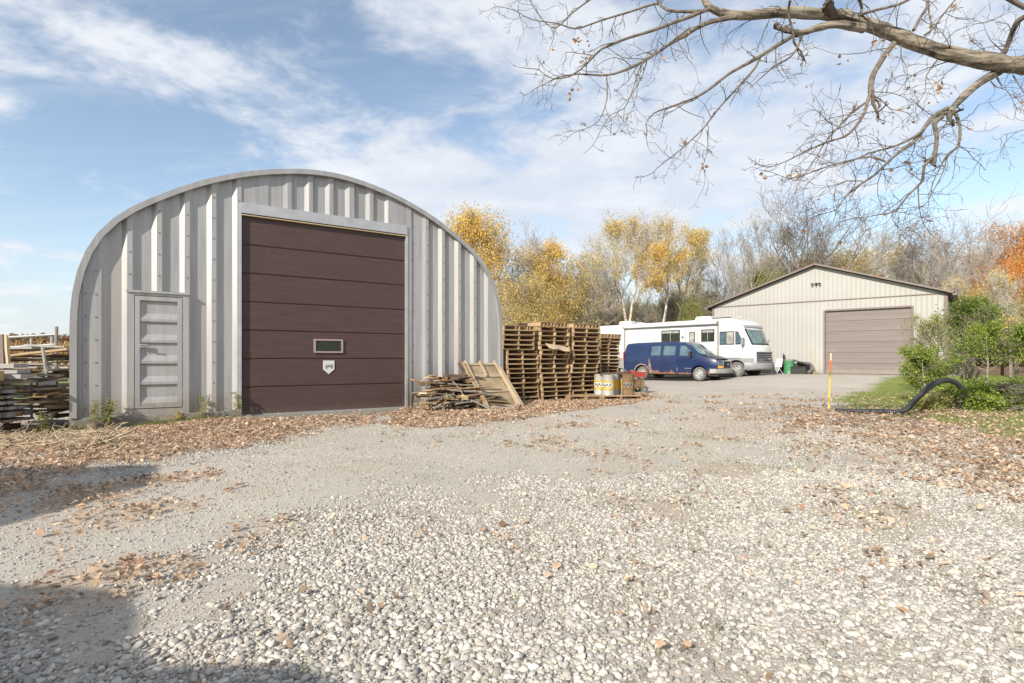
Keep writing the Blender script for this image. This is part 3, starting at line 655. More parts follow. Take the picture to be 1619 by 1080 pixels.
def side_pane(poly, hw, side, out=.006, cuts=()):
    bm = bmesh.new(); bm.faces.new([bm.verts.new((x, 0, z)) for x, z in poly])
    for z in cuts: bmesh.ops.bisect_plane(bm, geom=bm.verts[:]+bm.edges[:]+bm.faces[:], plane_co=(0, 0, z), plane_no=(0, 0, 1))
    bm.verts.index_update(); P = [(v.co.x, v.co.z) for v in bm.verts]; F = [[v.index for v in f.verts] for f in bm.faces]; bm.free(); mb = MB(); n = len(P)
    mb.add([(x, side*(hw(x, z)+out), z) for x, z in P]+[(x, side*(hw(x, z)+out-.02), z) for x, z in P], F+[[i+n for i in f] for f in F]+[(i, (i+1) % n, (i+1) % n+n, i+n) for i in range(n)] if not cuts else F)
    return mb
def arc(cx, cz, r, a0, a1, n=9): return [(cx+r*math.cos(R(a0+(a1-a0)*i/n)), cz+r*math.sin(R(a0+(a1-a0)*i/n))) for i in range(n+1)]
def wheel(parent, x, y, r, side, w=.24, rr=.2, dual=False):
    m = Matrix.Translation((x, y, r)) @ Matrix.Rotation(R(90)*side*-1, 4, 'X')
    t = MB(); t.lathe([(rr, -w/2), (r*.86, -w/2), (r*.97, -w*.38), (r, -w*.2), (r, w*.2), (r*.97, w*.38), (r*.87, w/2), (rr*1.03, w*.47), (rr, w*.3)], 28, m)
    o = t.build('wheel', M['tyre'], parent, sm=True)
    k = MB(); k.lathe([(rr*1.04, w*.48), (rr*.98, w*.50), (rr*.9, w*.40), (rr*.62, w*.36), (rr*.48, w*.47), (rr*.22, w*.48), (rr*.18, w*.55), (0, w*.56)], 20, m); nf = len(k.f); h = k
    for i in range(6 if not dual else 8):
        a = 2*PI*i/(6 if not dual else 8); h.lathe([(.0, w*.435), (rr*.13, w*.43), (rr*.14, w*.40)], 8, m @ Matrix.Translation((rr*.74*math.cos(a), rr*.74*math.sin(a), 0)))
    q = k.build('rim', M['rim'], o, sm=True); q.data.materials.append(M['dark'])
    for p in q.data.polygons:
        if p.index >= nf: p.material_index = 1
    return o
def text_mesh(s, size, mt, depth=.004, font_scale=1.0):
    cu = bpy.data.curves.new('text', 'FONT'); cu.body = s; cu.size = size; cu.extrude = depth; cu.align_x = 'CENTER'; cu.align_y = 'CENTER'; cu.offset = size*.02
    o = bpy.data.objects.new('text', cu); COL.objects.link(o); dg = bpy.context.evaluated_depsgraph_get(); me = bpy.data.meshes.new_from_object(o.evaluated_get(dg))
    bpy.data.objects.remove(o); me.materials.clear(); me.materials.append(mt); return me

def van():
    o = empty('cargo_van', (9.27, 30.35, .055), math.atan2(-.716, .70), 'navy blue full-size van with rusty wheel arches and peeled black bonnet', 'van')
    def hw(x, z):
        w = .985
        if z > 1.12: w -= .17*((z-1.12)/.95)**1.4
        if z > 1.95: w -= .10*((z-1.95)/.14)
        if z < .62: w -= .05*((.62-z)/.25)
        if x > 2.1: w -= .13*((x-2.1)/.6)**2
        if x > 1.6 and z > .95: w -= .10*min(1, (x-1.6)/.8)*min(1, (z-.95)/.3)
        if x < -2.7: w -= .06*((-2.7-x)/.3)
        return w
    O = [(-2.93, .46), (-2.97, .9), (-2.93, 1.45), (-2.82, 1.95), (-2.7, 2.04), (-2.3, 2.075), (-1, 2.10), (.3, 2.09), (.85, 2.03), (1.0, 1.95), (1.74, 1.36), (1.95, 1.30), (2.40, 1.17), (2.58, 1.08), (2.64, .98), (2.66, .62), (2.62, .40), (2.24, .36)]
    O += arc(1.72, .36, .47, 0, 180)+[(1.2, .34), (-1.2, .34)]+arc(-1.72, .36, .47, 0, 180)+[(-2.26, .42)]
    sh = shell(O, hw, (.5, .62, .8, 1.0, 1.12, 1.3, 1.5, 1.7, 1.9, 2.0), (-2.7, -1.3, 0, 1.0, 1.6, 1.9, 2.2, 2.45), 6, .035, lambda x, z: .14 if x > 1 else -.03 if x < -2.7 else 0)
    m = bpy.data.materials['faded_navy_paint']; nt = m.node_tree; N = nt.nodes.new; L = nt.links.new; p = nt.nodes['Principled BSDF']
    src = p.inputs['Base Color'].links[0].from_socket
    tc = N('ShaderNodeTexCoord'); sx = N('ShaderNodeSeparateXYZ'); L(tc.outputs['Object'], sx.inputs[0]); nn = N('ShaderNodeTexNoise'); nn.inputs['Scale'].default_value = 3.2; nn.inputs['Detail'].default_value = 6; L(tc.outputs['Object'], nn.inputs['Vector'])
    e = mth_node(nt, 'SUBTRACT', mth_node(nt, 'ADD', .09, mth_node(nt, 'MULTIPLY', nn.outputs[0], .75)), sx.outputs[2])
    mr = N('ShaderNodeMapRange'); mr.inputs[1].default_value = -.015; mr.inputs[2].default_value = .015; L(e, mr.inputs[0])
    mx = N('ShaderNodeMix'); mx.data_type = 'RGBA'; L(mr.outputs[0], mx.inputs[0]); L(src, mx.inputs[6]); mx.inputs[7].default_value = (.20, .10, .07, 1); L(mx.outputs[2], p.inputs['Base Color'])
    sh.build('body', M['blue'], o, sm=True)
    # glass
    for sd in (-1, 1):
        g = [[(.62, 1.34), (1.42, 1.34), (1.36, 1.46), (.92, 1.86), (.62, 1.88)]]
        if sd < 0: g += [[(-.36, 1.36), (.34, 1.36), (.34, 1.86), (-.36, 1.88)], [(-1.12, 1.36), (-.56, 1.36), (-.56, 1.88), (-1.12, 1.86)]]
        for poly in g: side_pane(poly, hw, sd, .005, (1.5, 1.7)).build('side_window', M['vglass'], o)
        for x in (.47, -.46, -1.25) if sd < 0 else (.47,):
            side_pane([(x, .42), (x+.016, .42), (x+.016, 1.98), (x, 1.98)], hw, sd, .003, (.5, .62, 1.12, 1.3, 1.5, 1.7, 1.9)).build('door_seam', M['dark'], o)
        side_pane([(-2.9, .985), (2.35, .985), (2.35, 1.01), (-2.9, 1.01)], hw, sd, .012).build('side_moulding', M['blue'], o)
        mi = MB(); mi.box((1.30, sd*1.12, 1.42), (.12, .22, .26)); mi.tube([(1.35, sd*.90, 1.36), (1.32, sd*1.05, 1.38)], .03, 6); mi.build('wing_mirror', M['rubber'], o, bev=.03)
        for hx in (.62, -.38): MB().box((hx, sd*.99, 1.12), (.13, .03, .05)).build('door_handle', M['hood'], o)
        t = MB()
        for cx in (1.72, -1.72):
            a, c = arc(cx, .36, .535 if cx < 0 else .50, 0, 180, 14), arc(cx, .36, .47, 0, 180, 14); k = len(a)
            t.add([(x, sd*(hw(x, z)+.012), z) for x, z in a]+[(x, sd*(hw(x, z)+.012), z) for x, z in c], [(i, i+1, i+1+k, i+k) for i in range(k-1)])
            if cx > 0:
                t.build('front_arch_lip', M['blue'], o); t = MB()
        t.build('rusted_arch_lip', M['primer'], o)
        wheel(o, 1.72, sd*.86, .37, sd, .25, .215); wheel(o, -1.72, sd*.86, .37, sd, .25, .215)
        r = MB(); pl = [(.47, .42), (.49, .42), (.50, .62), (.46, .72), (.44, .6)]
        r = side_pane(pl, hw, sd, .009); r.build('rust_patch', M['primer'], o)
        r = side_pane([(-1.22, .40), (-1.02, .38), (-1.10, .62), (-1.17, .95), (-1.24, 1.2), (-1.27, 1.15), (-1.26, .6)], hw, sd, .009); r.build('rust_patch', M['primer'], o)
        tl = MB(); tl.box((-2.94, sd*.93, 1.35), (.06, .12, .42)); tl.build('tail_light', M['redlens'], o)
    ws = MB(); V = []
    for k in range(9):
        t = -1+k/4; q = 1-t*t; V += [(1.05+.14*q+.02, t*.74, 1.93+.01+.02*q), (1.71+.14*q+.03, t*.86, 1.405)]
    ws.add(V, [(2*i, 2*i+2, 2*i+3, 2*i+1) for i in range(8)]); ws.build('windscreen', M['wsglass'], o, sm=True)
    MB().tube([(1.95, -.5, 1.37), (1.6, -.1, 1.62)], .012, 5).build('wiper', M['rubber'], o); MB().tube([(1.95, .2, 1.37), (1.62, .55, 1.62)], .012, 5).build('wiper', M['rubber'], o)
    hd = MB(); V = []
    xs = [(1.80, 1.355), (2.05, 1.29), (2.36, 1.20), (2.54, 1.115)]
    for x, z in xs:
        for k in range(7): t = -1+k/3; q = 1-t*t; V.append((x+.14*q, t*(hw(x, z)-.10), z+.01+.035*q))
    hd.add(V, [(7*i+k, 7*i+k+1, 7*i+k+8, 7*i+k+7) for i in range(3) for k in range(6)]); hd.build('bonnet', M['hood'], o, sm=True)
    def nose(y): return 2.66-.0+.14*(1-(y/.86)**2)
    g = MB()
    for y0, y1 in ((-.43, 0), (0, .43)): g.add([(nose(y0)+.02, y0, .68), (nose(y1)+.02, y1, .68), (nose(y1)+.0, y1, 1.03), (nose(y0)+.0, y0, 1.03)], [(0, 1, 2, 3)])
    gr = g.build('grille', M['ink'], o)
    c = MB()
    for a, b in (((-.45, .67), (.45, .67)), ((-.45, 1.04), (.45, 1.04)), ((-.45, .67), (-.45, 1.04)), ((.45, .67), (.45, 1.04))):
        c.tube([(nose(a[0])+.025, a[0], a[1]), (nose(0)+.03 if a[0] != b[0] else nose(a[0])+.02, (a[0]+b[0])/2, (a[1]+b[1])/2), (nose(b[0])+.015, b[0], b[1])], .022, 6)
    c.build('grille_surround', M['chrome'], gr)
    tm = text_mesh('GMC', .15, M['chrome'], .006); q = link('badge_lettering', tm, gr); q.matrix_local = Matrix.Translation((2.845, 0, .86)) @ Matrix.Rotation(R(90), 4, 'Z') @ Matrix.Rotation(R(90), 4, 'X')
    for sd in (-1, 1):
        def strip(y0, y1, z0, z1, o_): return [(nose(y0)+o_, y0, z0), (nose(y1)+o_, y1, z0), (nose(y1)+o_-.02, y1, z1), (nose(y0)+o_-.02, y0, z1)]
        h = MB(); h.add(strip(sd*.47, sd*.80, .83, 1.02, .012), [(0, 1, 2, 3)]); hl = h.build('headlight', M['vglass'], o)
        h = MB(); h.add(strip(sd*.47, sd*.80, .68, .82, .014)+[(2.38, sd*.905, .68), (2.38, sd*.90, .82)], [(0, 1, 2, 3), (1, 4, 5, 2)]); h.build('turn_signal', M['amber'], hl)
        h = MB(); h.add([(nose(sd*.80)+.012, sd*.80, .83), (2.38, sd*.91, .83), (2.36, sd*.90, 1.02), (nose(sd*.8)-.01, sd*.80, 1.02)], [(0, 1, 2, 3)]); h.build('side_lens', M['chrome'], hl)
    b = MB(); V = []
    pts = [(2.30, -1.0), (2.58, -.97), (2.78, -.7), (2.86, 0), (2.78, .7), (2.58, .97), (2.30, 1.0)]
    for x, y in pts: V += [(x, y, .42), (x+.02, y*1.01, .5), (x+.02, y*1.01, .62), (x-.06, y*.97, .65)]
    b.add(V, [(4*i+j, 4*i+4+j, 4*i+5+j, 4*i+1+j) for i in range(6) for j in range(3)]); b.build('front_bumper', M['rim'], o, sm=True)
    a = MB(); a.bb(2.2, 2.66, -.85, .85, .27, .43); a.build('air_dam', M['rubber'], o)
    u = MB(); u.bb(-2.7, 2.3, -.7, .7, .28, .5); u.build('underbody', M['dark'], o)
    b = MB(); b.bb(-3.10, -2.93, -.95, .95, .45, .62); b.build('rear_bumper', M['chrome'], o, bev=.02)
    s = MB(); s.box((1.12, -.995, .66), (.38, .012, .035)); s.build('side_badge', M['chrome'], o)
van()

def motorhome():
    o = empty('motorhome', (13.14, 30.58, .2), math.atan2(-.733, .68), 'long white motorhome with a grey lower band and large windscreen', 'motorhome')
    def hw(x, z):
        w = 1.2
        if z > 2.85: w -= .16*((z-2.85)/.4)**2
        if x > .1: w -= .19*((x-.1)/.9)**2
        if z < 1.0: w -= .04*(1-z)
        if x < -9.6: w -= .1*((-9.6-x)/.35)
        return w
    O = [(-9.92, .5), (-9.95, 1.5), (-9.93, 2.9), (-9.8, 3.15), (-9.5, 3.22), (-2, 3.27), (-.6, 3.27), (-.1, 3.2), (.2, 3.04), (.36, 2.84), (.42, 2.72), (.44, 2.64), (.80, 1.78), (.90, 1.66), (.96, 1.45), (.98, 1.1), (.96, .7), (.9, .45), (.62, .40)]
    O += arc(0, .42, .55, 0, 180)+[(-.6, .42), (-5.6, .42)]+arc(-6.2, .42, .55, 0, 180)+[(-6.8, .42)]
    bu = lambda x, z: (.32 if x > .3 else .32*max(0, (x+.1)/.4)) if x > -.1 else 0
    cuts = (.6, .8, 1.0, 1.07, 1.3, 1.6, 1.9, 2.2, 2.5, 2.7, 2.85, 3.0, 3.1)
    shell(O, hw, cuts, (-9.6, -7, -4, -2, -1, .1, .3, .5, .7, .85), 10, .05, bu).build('body', M['white'], o, sm=True)
    for sd in (-1, 1):
        lo = [(-9.9, .5), (-9.9, 1.06), (.93, 1.06), (.93, .5), (.60, .46)]+arc(0, .42, .56, 4, 176)+[(-.62, .46), (-5.58, .46)]+arc(-6.2, .42, .56, 4, 176)+[(-6.82, .46)]
        n0 = side_pane(lo, hw, sd, .006, (.6, .8)); 
        bm = bmesh.new(); 
        f = bm.faces.new([bm.verts.new((x, 0, z)) for x, z in lo])
        for x in (-9.6, .1, .3, .5, .7, .85): bmesh.ops.bisect_plane(bm, geom=bm.verts[:]+bm.edges[:]+bm.faces[:], plane_co=(x, 0, 0), plane_no=(1, 0, 0))
        mb = MB(); bm.verts.index_update(); mb.add([(v.co.x, sd*(hw(v.co.x, v.co.z)+.008), v.co.z) for v in bm.verts], [[v.index for v in f.verts] for f in bm.faces]); bm.free()
        mb.build('lower_panel', M['rvgrey'], o)
        st = MB(); st.bb(-9.8, .3, sd*1.2, sd*1.212, 1.06, 1.09); st.build('belt_strip', M['chrome'], o)
        st = MB(); st.bb(-9.8, -.95, sd*1.2, sd*1.206, 1.96, 1.975); st.bb(-9.8, -.95, sd*1.2, sd*1.206, 2.42, 2.43); st.build('pinstripe', M['rvgrey'], o)
        def win(x0, x1, z0, z1, mt=M['glass'], mull=True):
            w = MB(); w.bb(x0-.04, x1+.04, min(sd*1.2, sd*1.215), max(sd*1.2, sd*1.215), z0-.04, z1+.04); fr = w.build('window', M['ink'], o, bev=.008)
            g = MB(); g.bb(x0, x1, min(sd*1.21, sd*1.219), max(sd*1.21, sd*1.219), z0, z1); g.build('window_pane', mt, fr)
            if mull: MB().bb((x0+x1)/2-.02, (x0+x1)/2+.02, min(sd*1.215, sd*1.226), max(sd*1.215, sd*1.226), z0, z1).build('mullion', M['rvgrey'], fr)
            c = MB(); c.bb(x0+.02, x1-.02, min(sd*1.212, sd*1.222), max(sd*1.212, sd*1.222), z1-.14, z1-.02); c.build('blind', M['curtain'], fr)
        win(-4.6, -3.42, 2.02, 2.70); win(-2.0, -1.28, 2.04, 2.66)
        if sd < 0: win(-2.74, -2.46, 1.9, 2.56, M['curtain'], False)
        w = side_pane([(-.94, 1.80), (-.10, 1.80), (-.10, 2.54), (-.94, 2.54)], hw, sd, .008); fr = w.build('cab_window', M['ink'], o)
        for x0, x1, mt in ((-.90, -.56, 'vglass'), (-.53, -.14, 'curtain')): side_pane([(x0, 1.85), (x1, 1.85), (x1, 2.49), (x0, 2.49)], hw, sd, .018).build('window_pane', M[mt], fr)
        w = side_pane([(-.04, 1.80), (.42, 1.80), (.12, 2.50), (-.04, 2.54)], hw, sd, .008); fr = w.build('quarter_window', M['ink'], o)
        side_pane([(-.0, 1.86), (.33, 1.86), (.10, 2.42), (-.0, 2.46)], hw, sd, .014).build('window_pane', M['vglass'], fr)
        mi = MB(); mi.box((.42, sd*1.33, 1.98), (.12, .2, .38)); mi.tube([(.25, sd*1.14, 1.75), (.4, sd*1.33, 1.65), (.42, sd*1.33, 1.8)], .022, 6); mi.build('wing_mirror', M['rvgrey'], o, bev=.02)
        wheel(o, 0, sd*1.02, .43, sd, .27, .25, True); wheel(o, -6.2, sd*1.02, .43, sd, .27, .25, True)
    # entry door outline and awning on the near side
    d = MB()
    for a in ((-3.02, -3.0, .62, 2.72), (-2.26, -2.24, .62, 2.72), (-3.0, -2.26, 2.70, 2.72)): d.bb(a[0], a[1], -1.214, -1.2, a[2], a[3])
    d.build('entry_door_seam', M['rvgrey'], o); MB().box((-2.36, -1.23, 1.6), (.06, .04, .12)).build('door_latch', M['chrome'], o)
    a = MB(); a.tube([(-7.35, -1.30, 3.04), (-1.05, -1.30, 3.04)], .085, 12); aw = a.build('awning_roll', M['white'], o, sm=True)
    a = MB()
    for x in (-7.3, -1.02): a.bb(x-.025, x+.025, -1.27, -1.2, 1.15, 3.05); a.box((x, -1.30, 3.04), (.06, .19, .19))
    a.build('awning_arm', M['wood3'], aw); MB().bb(-7.3, -1.05, -1.24, -1.19, 2.88, 2.93).build('awning_rail', M['rvgrey'], aw)
    MB().box((-3.2, -1.23, 2.3), (.12, .05, .12)).build('porch_light', M['wsglass'], o, bev=.01)
    # windscreen, visor
    def fr_x(x, t): return x+.32*(1-t*t)
    def sheet(x0, z0, w0, x1, z1, w1, ta, tb, out, n=8):
        V = []
        for k in range(n+1):
            t = ta+(tb-ta)*k/n; V += [(fr_x(x0, t)+out, t*w0, z0+out*.4), (fr_x(x1, t)+out, t*w1, z1+out*.4)]
        return MB().add(V, [(2*i, 2*i+2, 2*i+3, 2*i+1) for i in range(n)])
    def hx(z): return .44+(2.64-z)/(.86)*.36
    fr = sheet(hx(2.66), 2.66, hw(.44, 2.6), hx(1.77), 1.77, hw(.8, 1.78), -1.0, 1.0, .006).build('windscreen_seal', M['ink'], o, sm=True)
    for ta, tb in ((-.93, -.012), (.012, .93)): sheet(hx(2.60), 2.60, hw(.44, 2.6), hx(1.84), 1.84, hw(.8, 1.78), ta, tb, .014).build('windscreen', M['wsglass'], fr, sm=True)
    v = sheet(.46, 2.72, hw(.44, 2.6)+.01, .34, 2.86, hw(.36, 2.84)+.01, -1, 1, .02); v.build('visor', M['rvgrey'], o, sm=True)
    for y in (-.7, .1): MB().tube([(fr_x(.84, 0), y, 1.80), (fr_x(hx(2.0), 0)+.03, y+.5, 2.1)], .014, 5).build('wiper', M['rubber'], o)
    # nose: grille, lamps, bumper
    def nf(y, z): return .98+.32*(1-(y/1.02)**2)-(.0 if z < 1.3 else (z-1.3)*.12)
    g = MB()
    for a, b in ((-.72, 0), (0, .72)):
        g.add([(nf(a, 1)+.012, a, .88), (nf(b, 1)+.012, b, .88), (nf(b, 1.4)+.012, b, 1.36), (nf(a, 1.4)+.012, a, 1.36)], [(0, 1, 2, 3)])
    V = []
    g = MB()
    for k in range(9):
        y = -.96+k*.24; V += [(nf(y, 1)+.012, y, .84), (nf(y, 1.4)+.012, y, 1.40)]
    g.add(V, [(2*i, 2*i+2, 2*i+3, 2*i+1) for i in range(8)]); gr = g.build('grille', M['ink'], o)
    g = MB()
    for z in (.86, .96, 1.06, 1.16, 1.26, 1.38): g.tube([(nf(-.96+k*.24, z)+.03, -.96+k*.24, z) for k in range(9)], .02, 5)
    g.build('grille_bar', M['chrome'], gr); g = MB(); g.lathe([(.09, 0), (.09, .03), (.065, .03), (.065, 0)], 16, Matrix.Translation((nf(.1, 1)+.03, 0, 1.0)) @ Matrix.Rotation(R(90), 4, 'Y')); g.build('round_emblem', M['chrome'], gr)
    for sd in (-1, 1):
        g = MB(); y0, y1 = sd*.60, sd*.97; g.add([(nf(y0, 1)+.045, y0, .84), (nf(y1, 1)+.04, y1, .84), (nf(y1, 1)+.04, y1, 1.02), (nf(y0, 1)+.045, y0, 1.02)], [(0, 1, 2, 3)]); g.build('headlight', M['wsglass'], o)
    b = MB(); V = []; m_ = [(-1.0, .62), (-.99, .80), (-.8, 1.06), (-.4, 1.28), (0, 1.36), (.4, 1.28), (.8, 1.06), (.99, .8), (1.0, .62)]
    m_ = [(.45, -1.23), (.92, -1.12), (1.14, -.85), (1.30, -.4), (1.38, 0), (1.30, .4), (1.14, .85), (.92, 1.12), (.45, 1.23)]
    for x, y in m_: V += [(x-.1, y*.96, .42), (x, y, .50), (x+.03, y*1.01, .68), (x-.02, y, .80), (x-.12, y*.95, .84)]
    b.add(V, [(5*i+j, 5*i+5+j, 5*i+6+j, 5*i+1+j) for i in range(8) for j in range(4)]); b.build('front_bumper', M['rvgrey'], o, sm=True)
    u = MB(); u.bb(-9.5, .7, -.95, .95, .36, .6); u.build('underbody', M['dark'], o)
    for x in (-2.45, -8.0):
        a = MB(); a.box((x, .1, 3.42), (1.05, .7, .24), taper=.12); a.build('air_conditioner', M['white'], o, bev=.04)
    v = MB(); v.box((-6.6, -.4, 3.31), (.4, .4, .1)); v.box((-4.9, .3, 3.31), (.35, .35, .1)); v.build('roof_vent', M['white'], o, bev=.01)
    v = MB(); v.tube([(-1.6, -.7, 3.34), (-.5, -.7, 3.36)], .025, 6); v.tube([(-5.9, .5, 3.36), (-3.6, .5, 3.36)], .03, 6); v.build('roof_antenna', M['ink'], o)
    v = MB(); v.lathe([(.04, 0), (.05, .06), (.13, .08), (.13, .11), (0, .13)], 12, Matrix.Translation((-.35, .1, 3.28))); v.build('roof_dome', M['white'], o)
    h = MB()
    for t in (-.5, -.2, .2, .5): h.box((.40, t*1.1, 3.02), (.1, .12, .04))
    h.build('marker_light', M['chrome'], o)
motorhome()

# ------------------------------------------------------------------ pallets
WOODS = ['wood1', 'wood2', 'wood1', 'wood3', 'wood2']
def make_pallet(k, L=1.05, D=1.12, heavy=False):
    rr = random.Random(k*17+3); root = empty('wooden_pallet', (0, 0, 0)); w1, w2 = M[rr.choice(['wood1', 'wood1', 'wood2'])], M[rr.choice(['wood1', 'wood2', 'wood1'])]
    t = MB(); n = 7
    for i in range(n):
        w = rr.uniform(.085, .125); y = .05+(D-.1)*i/(n-1)+rr.uniform(-.012, .012)
        if rr.random() < .05: continue
        t.box((L/2+rr.uniform(-.008, .008), y, .122), (L, w, .015), Matrix.Rotation(rr.uniform(-.01, .01), 3, 'Z'))
    t.build('top_deck', w1, root)
    s = MB()
    for x in (.02, L/2, L-.02): s.bb(x-.02 if x > .03 else 0, x+.02 if x < L-.03 else L, .01, D-.01, .017, .112)
    s.build('stringers', w2, root)
    b = MB()
    for y in (.06, D/2, D-.06): b.box((L/2, y, .0085), (L, .10, .015))
    b.build('bottom_deck', w2, root); return root
PROTO = [make_pallet(k) for k in range(7)]
for p in PROTO: p['_proto'] = 1
ORD = ['lowest', 'second', 'third', 'fourth', 'fifth', 'sixth', 'seventh', 'eighth', 'ninth', 'tenth', 'eleventh', 'twelfth', 'thirteenth', 'fourteenth', 'fifteenth', 'sixteenth', 'topmost']
used = set(); PR = random.Random(5)
def new_pallet():
    k = PR.randrange(len(PROTO))
    if k not in used: used.add(k); return PROTO[k]
    return copy_tree(PROTO[k])
HUTA = math.atan2(.5487, .8366)
def stack(x, y, n, where, jit=.03, shift=None, rot=.02, z0=0):
    z = z0+.003; lx = ly = 0
    for i in range(n):
        o = new_pallet(); lx += PR.gauss(0, jit*.5); ly += PR.gauss(0, jit*.4); lx *= .8; ly *= .8
        sx = shift(i) if shift else 0; a = HUTA+PR.gauss(0, rot); c, s = math.cos(HUTA), math.sin(HUTA)
        o.location = (x+c*(lx+sx)-s*ly, y+s*(lx+sx)+c*ly, z); o.rotation_euler = (PR.gauss(0, .004), PR.gauss(0, .004), a)
        word = 'topmost' if i == n-1 else ORD[i]
        tag(o, f'{word} wooden pallet of the {where}' if word in ('lowest', 'topmost') else f'{word} wooden pallet from the ground in the {where}', 'pallet', 'wooden pallets stacked beside the hut'); z += .1335
stack(-.09, 14.89, 16, 'stack against the steel hut wall', .03, lambda i: -.17 if i >= 11 else 0)
stack(.88, 15.5, 17, 'tall stack with a cardboard sheet', .035, lambda i: -.04 if i >= 11 else 0)
stack(1.80, 16.12, 17, 'third stack from the hut', .04, lambda i: 0.06 if i < 2 else (-.03 if i < 8 else .02))
stack(2.12, 17.6, 15, 'half hidden stack behind the oil drums', .04)
stack(3.18, 19.9, 16, 'stack nearest the blue van', .035, lambda i: .05 if i > 12 else 0)
o = new_pallet(); o.location = (1.62, 15.5, .004); o.rotation_euler = (0, 0, .12); tag(o, 'single pallet lying in leaves in front of the stacks', 'pallet', 'wooden pallets stacked beside the hut')
o = new_pallet(); o.location = (2.55, 15.75, .004); o.rotation_euler = (0, 0, .14); o.scale = (1.22, 1, 1); tag(o, 'old low pallet carrying the yellow and white oil drums', 'pallet', 'wooden pallets stacked beside the hut')
used_all = used
for k, p in enumerate(PROTO):
    del p['_proto']
    if k not in used:
        for c in list(p.children): bpy.data.objects.remove(c)
        bpy.data.objects.remove(p)
c = MB(); V = []
for i in range(9):
    for j in range(5): V.append((i*.095+.02*j, -.02-.10*(j/4)-.03*math.sin(i*.9)*(j/4), -.036*j*(1+.10*math.sin(i*1.3))-.012*i+.02))
c.add(V, [(i*5+j, i*5+j+1, i*5+j+6, i*5+j+5) for i in range(8) for j in range(4)])
o = c.build('cardboard_sheet', M['card']); o.location = (.92, 15.46, 1.64); o.rotation_euler = (0, 0, HUTA); tag(o, 'crumpled cardboard sheet hanging between two pallets', 'cardboard')

# ------------------------------------------------------------------ drums and the things round them
def wrap_text(s, r, size, mt, parent, z, turn):
    me = text_mesh(s, size, mt, .003)
    bm = bmesh.new(); bm.from_mesh(me)
    for v in bm.verts:
        a = v.co.x/r+turn; q = r+.004+v.co.z; v.co = Vector((math.sin(a)*q, -math.cos(a)*q, z+v.co.y))
    bm.to_mesh(me); bm.free(); return link('label_lettering', me, parent)
def band(parent, r, z0, z1, a0, a1, mt, name, out):
    n = 18; V = []
    for i in range(n+1):
        a = a0+(a1-a0)*i/n; V += [(math.sin(a)*(r+out), -math.cos(a)*(r+out), z0), (math.sin(a)*(r+out), -math.cos(a)*(r+out), z1)]
    return MB().add(V, [(2*i, 2*i+2, 2*i+3, 2*i+1) for i in range(n)]).build(name, mt, parent, sm=True)
def drum(x, y, turn, label, mts, text=True, r=.175, h=.61):
    o = empty('oil_drum', (x, y, .135), 0, label, 'drum', 'oil drums on the pallet')
    p = [(0, .004), (r*.96, .004), (r*.96, 0), (r, .0), (r+.006, .012), (r, .024), (r, h*.33), (r+.006, h*.335), (r+.006, h*.35), (r, h*.355), (r, h*.66), (r+.006, h*.665), (r+.006, h*.68), (r, h*.685), (r, h-.024), (r+.006, h-.012), (r, h), (r*.96, h), (r*.95, h-.015), (0, h-.015)]
    MB().lathe(p, 32).build('drum_body', M[mts[0]], o, sm=True); band(o, r, h*.27, h*.71, 0, 2*PI, M[mts[1]], 'colour_band', .007)
    if text:
        band(o, r, h*.40, h*.61, turn-.95, turn+.95, M['labelw'] if mts[0] != 'rust' else M['wood3'], 'label_patch', .010); wrap_text('AJAX', r+.008, .125, M['ink'], o, h*.505, turn)
    bg = MB(); bg.lathe([(.03, h-.015), (.03, h), (0, h)], 10, Matrix.Translation((r*.6, 0, 0))); bg.build('bung', M['chrome'], o)
drum(2.66, 16.42, -.35, 'shaded yellow and white drum at the left end of the row', ('dwhite', 'dyellow'))
drum(2.86, 16.12, -.45, 'front white drum with yellow band and bold black lettering', ('dwhite', 'dyellow'))
drum(3.06, 16.42, 2.6, 'white and yellow drum just right of the front one', ('dwhite', 'dyellow'))
drum(3.32, 16.62, 2.4, 'narrow view of yellow and white drum beside the rusty drum', ('dwhite', 'dyellow'))
drum(3.47, 16.25, -.3, 'rusty brown drum with faded lettering at the right end', ('rust', 'rust'))
b = MB(); b.box((0, 0, 0), (1.05, .32, .025)); b.box((.1, .12, .03), (.8, .1, .03), Matrix.Rotation(.1, 3, 'Z')); o = b.build('dark_board', M['wood4']); o.location = (3.1, 16.42, .762); o.rotation_euler = (0, 0, .2); tag(o, 'dark weathered board lying across the tops of the drums', 'board')
def cart():
    o = empty('red_steel_cart', (4.25, 19.2, 0), .25, 'red steel yard cart parked between drums and blue van', 'cart')
    b = MB(); b.bb(-.36, .36, -.28, -.25, .58, .76); b.bb(-.36, .36, .25, .28, .58, .76); b.bb(-.36, -.33, -.25, .25, .58, .76); b.bb(.33, .36, -.25, .25, .58, .76); b.bb(-.33, .33, -.25, .25, .58, .60); b.build('tray', M['red'], o)
    f = MB()
    for sx in (-.34, .34):
        f.tube([(sx, -.2, .56), (sx, -.2, .16)], .022, 6); f.tube([(sx, .2, .56), (sx, .2, .16)], .022, 6)
    f.bb(-.36, .36, -.22, .22, .17, .2); f.build('lower_frame', M['rust'], o)
    for sx in (-.34, .34):
        for sy in (-.26, .26): MB().lathe([(.05, -.03), (.13, -.03), (.14, 0), (.13, .03), (.05, .03)], 18, Matrix.Translation((sx, sy, .14)) @ Matrix.Rotation(R(90), 4, 'X')).build('wheel', M['tyre'], o, sm=True)
    MB().tube([(-.42, 0, .6), (-.55, 0, .72), (-1.0, -.05, .52)], .016, 6).build('pull_handle', M['chrome'], o)
    MB().bb(-.3, .3, -.2, .2, .21, .5).build('steel_box', M['rust'], o, bev=.01)
cart()
bm_ = MB()
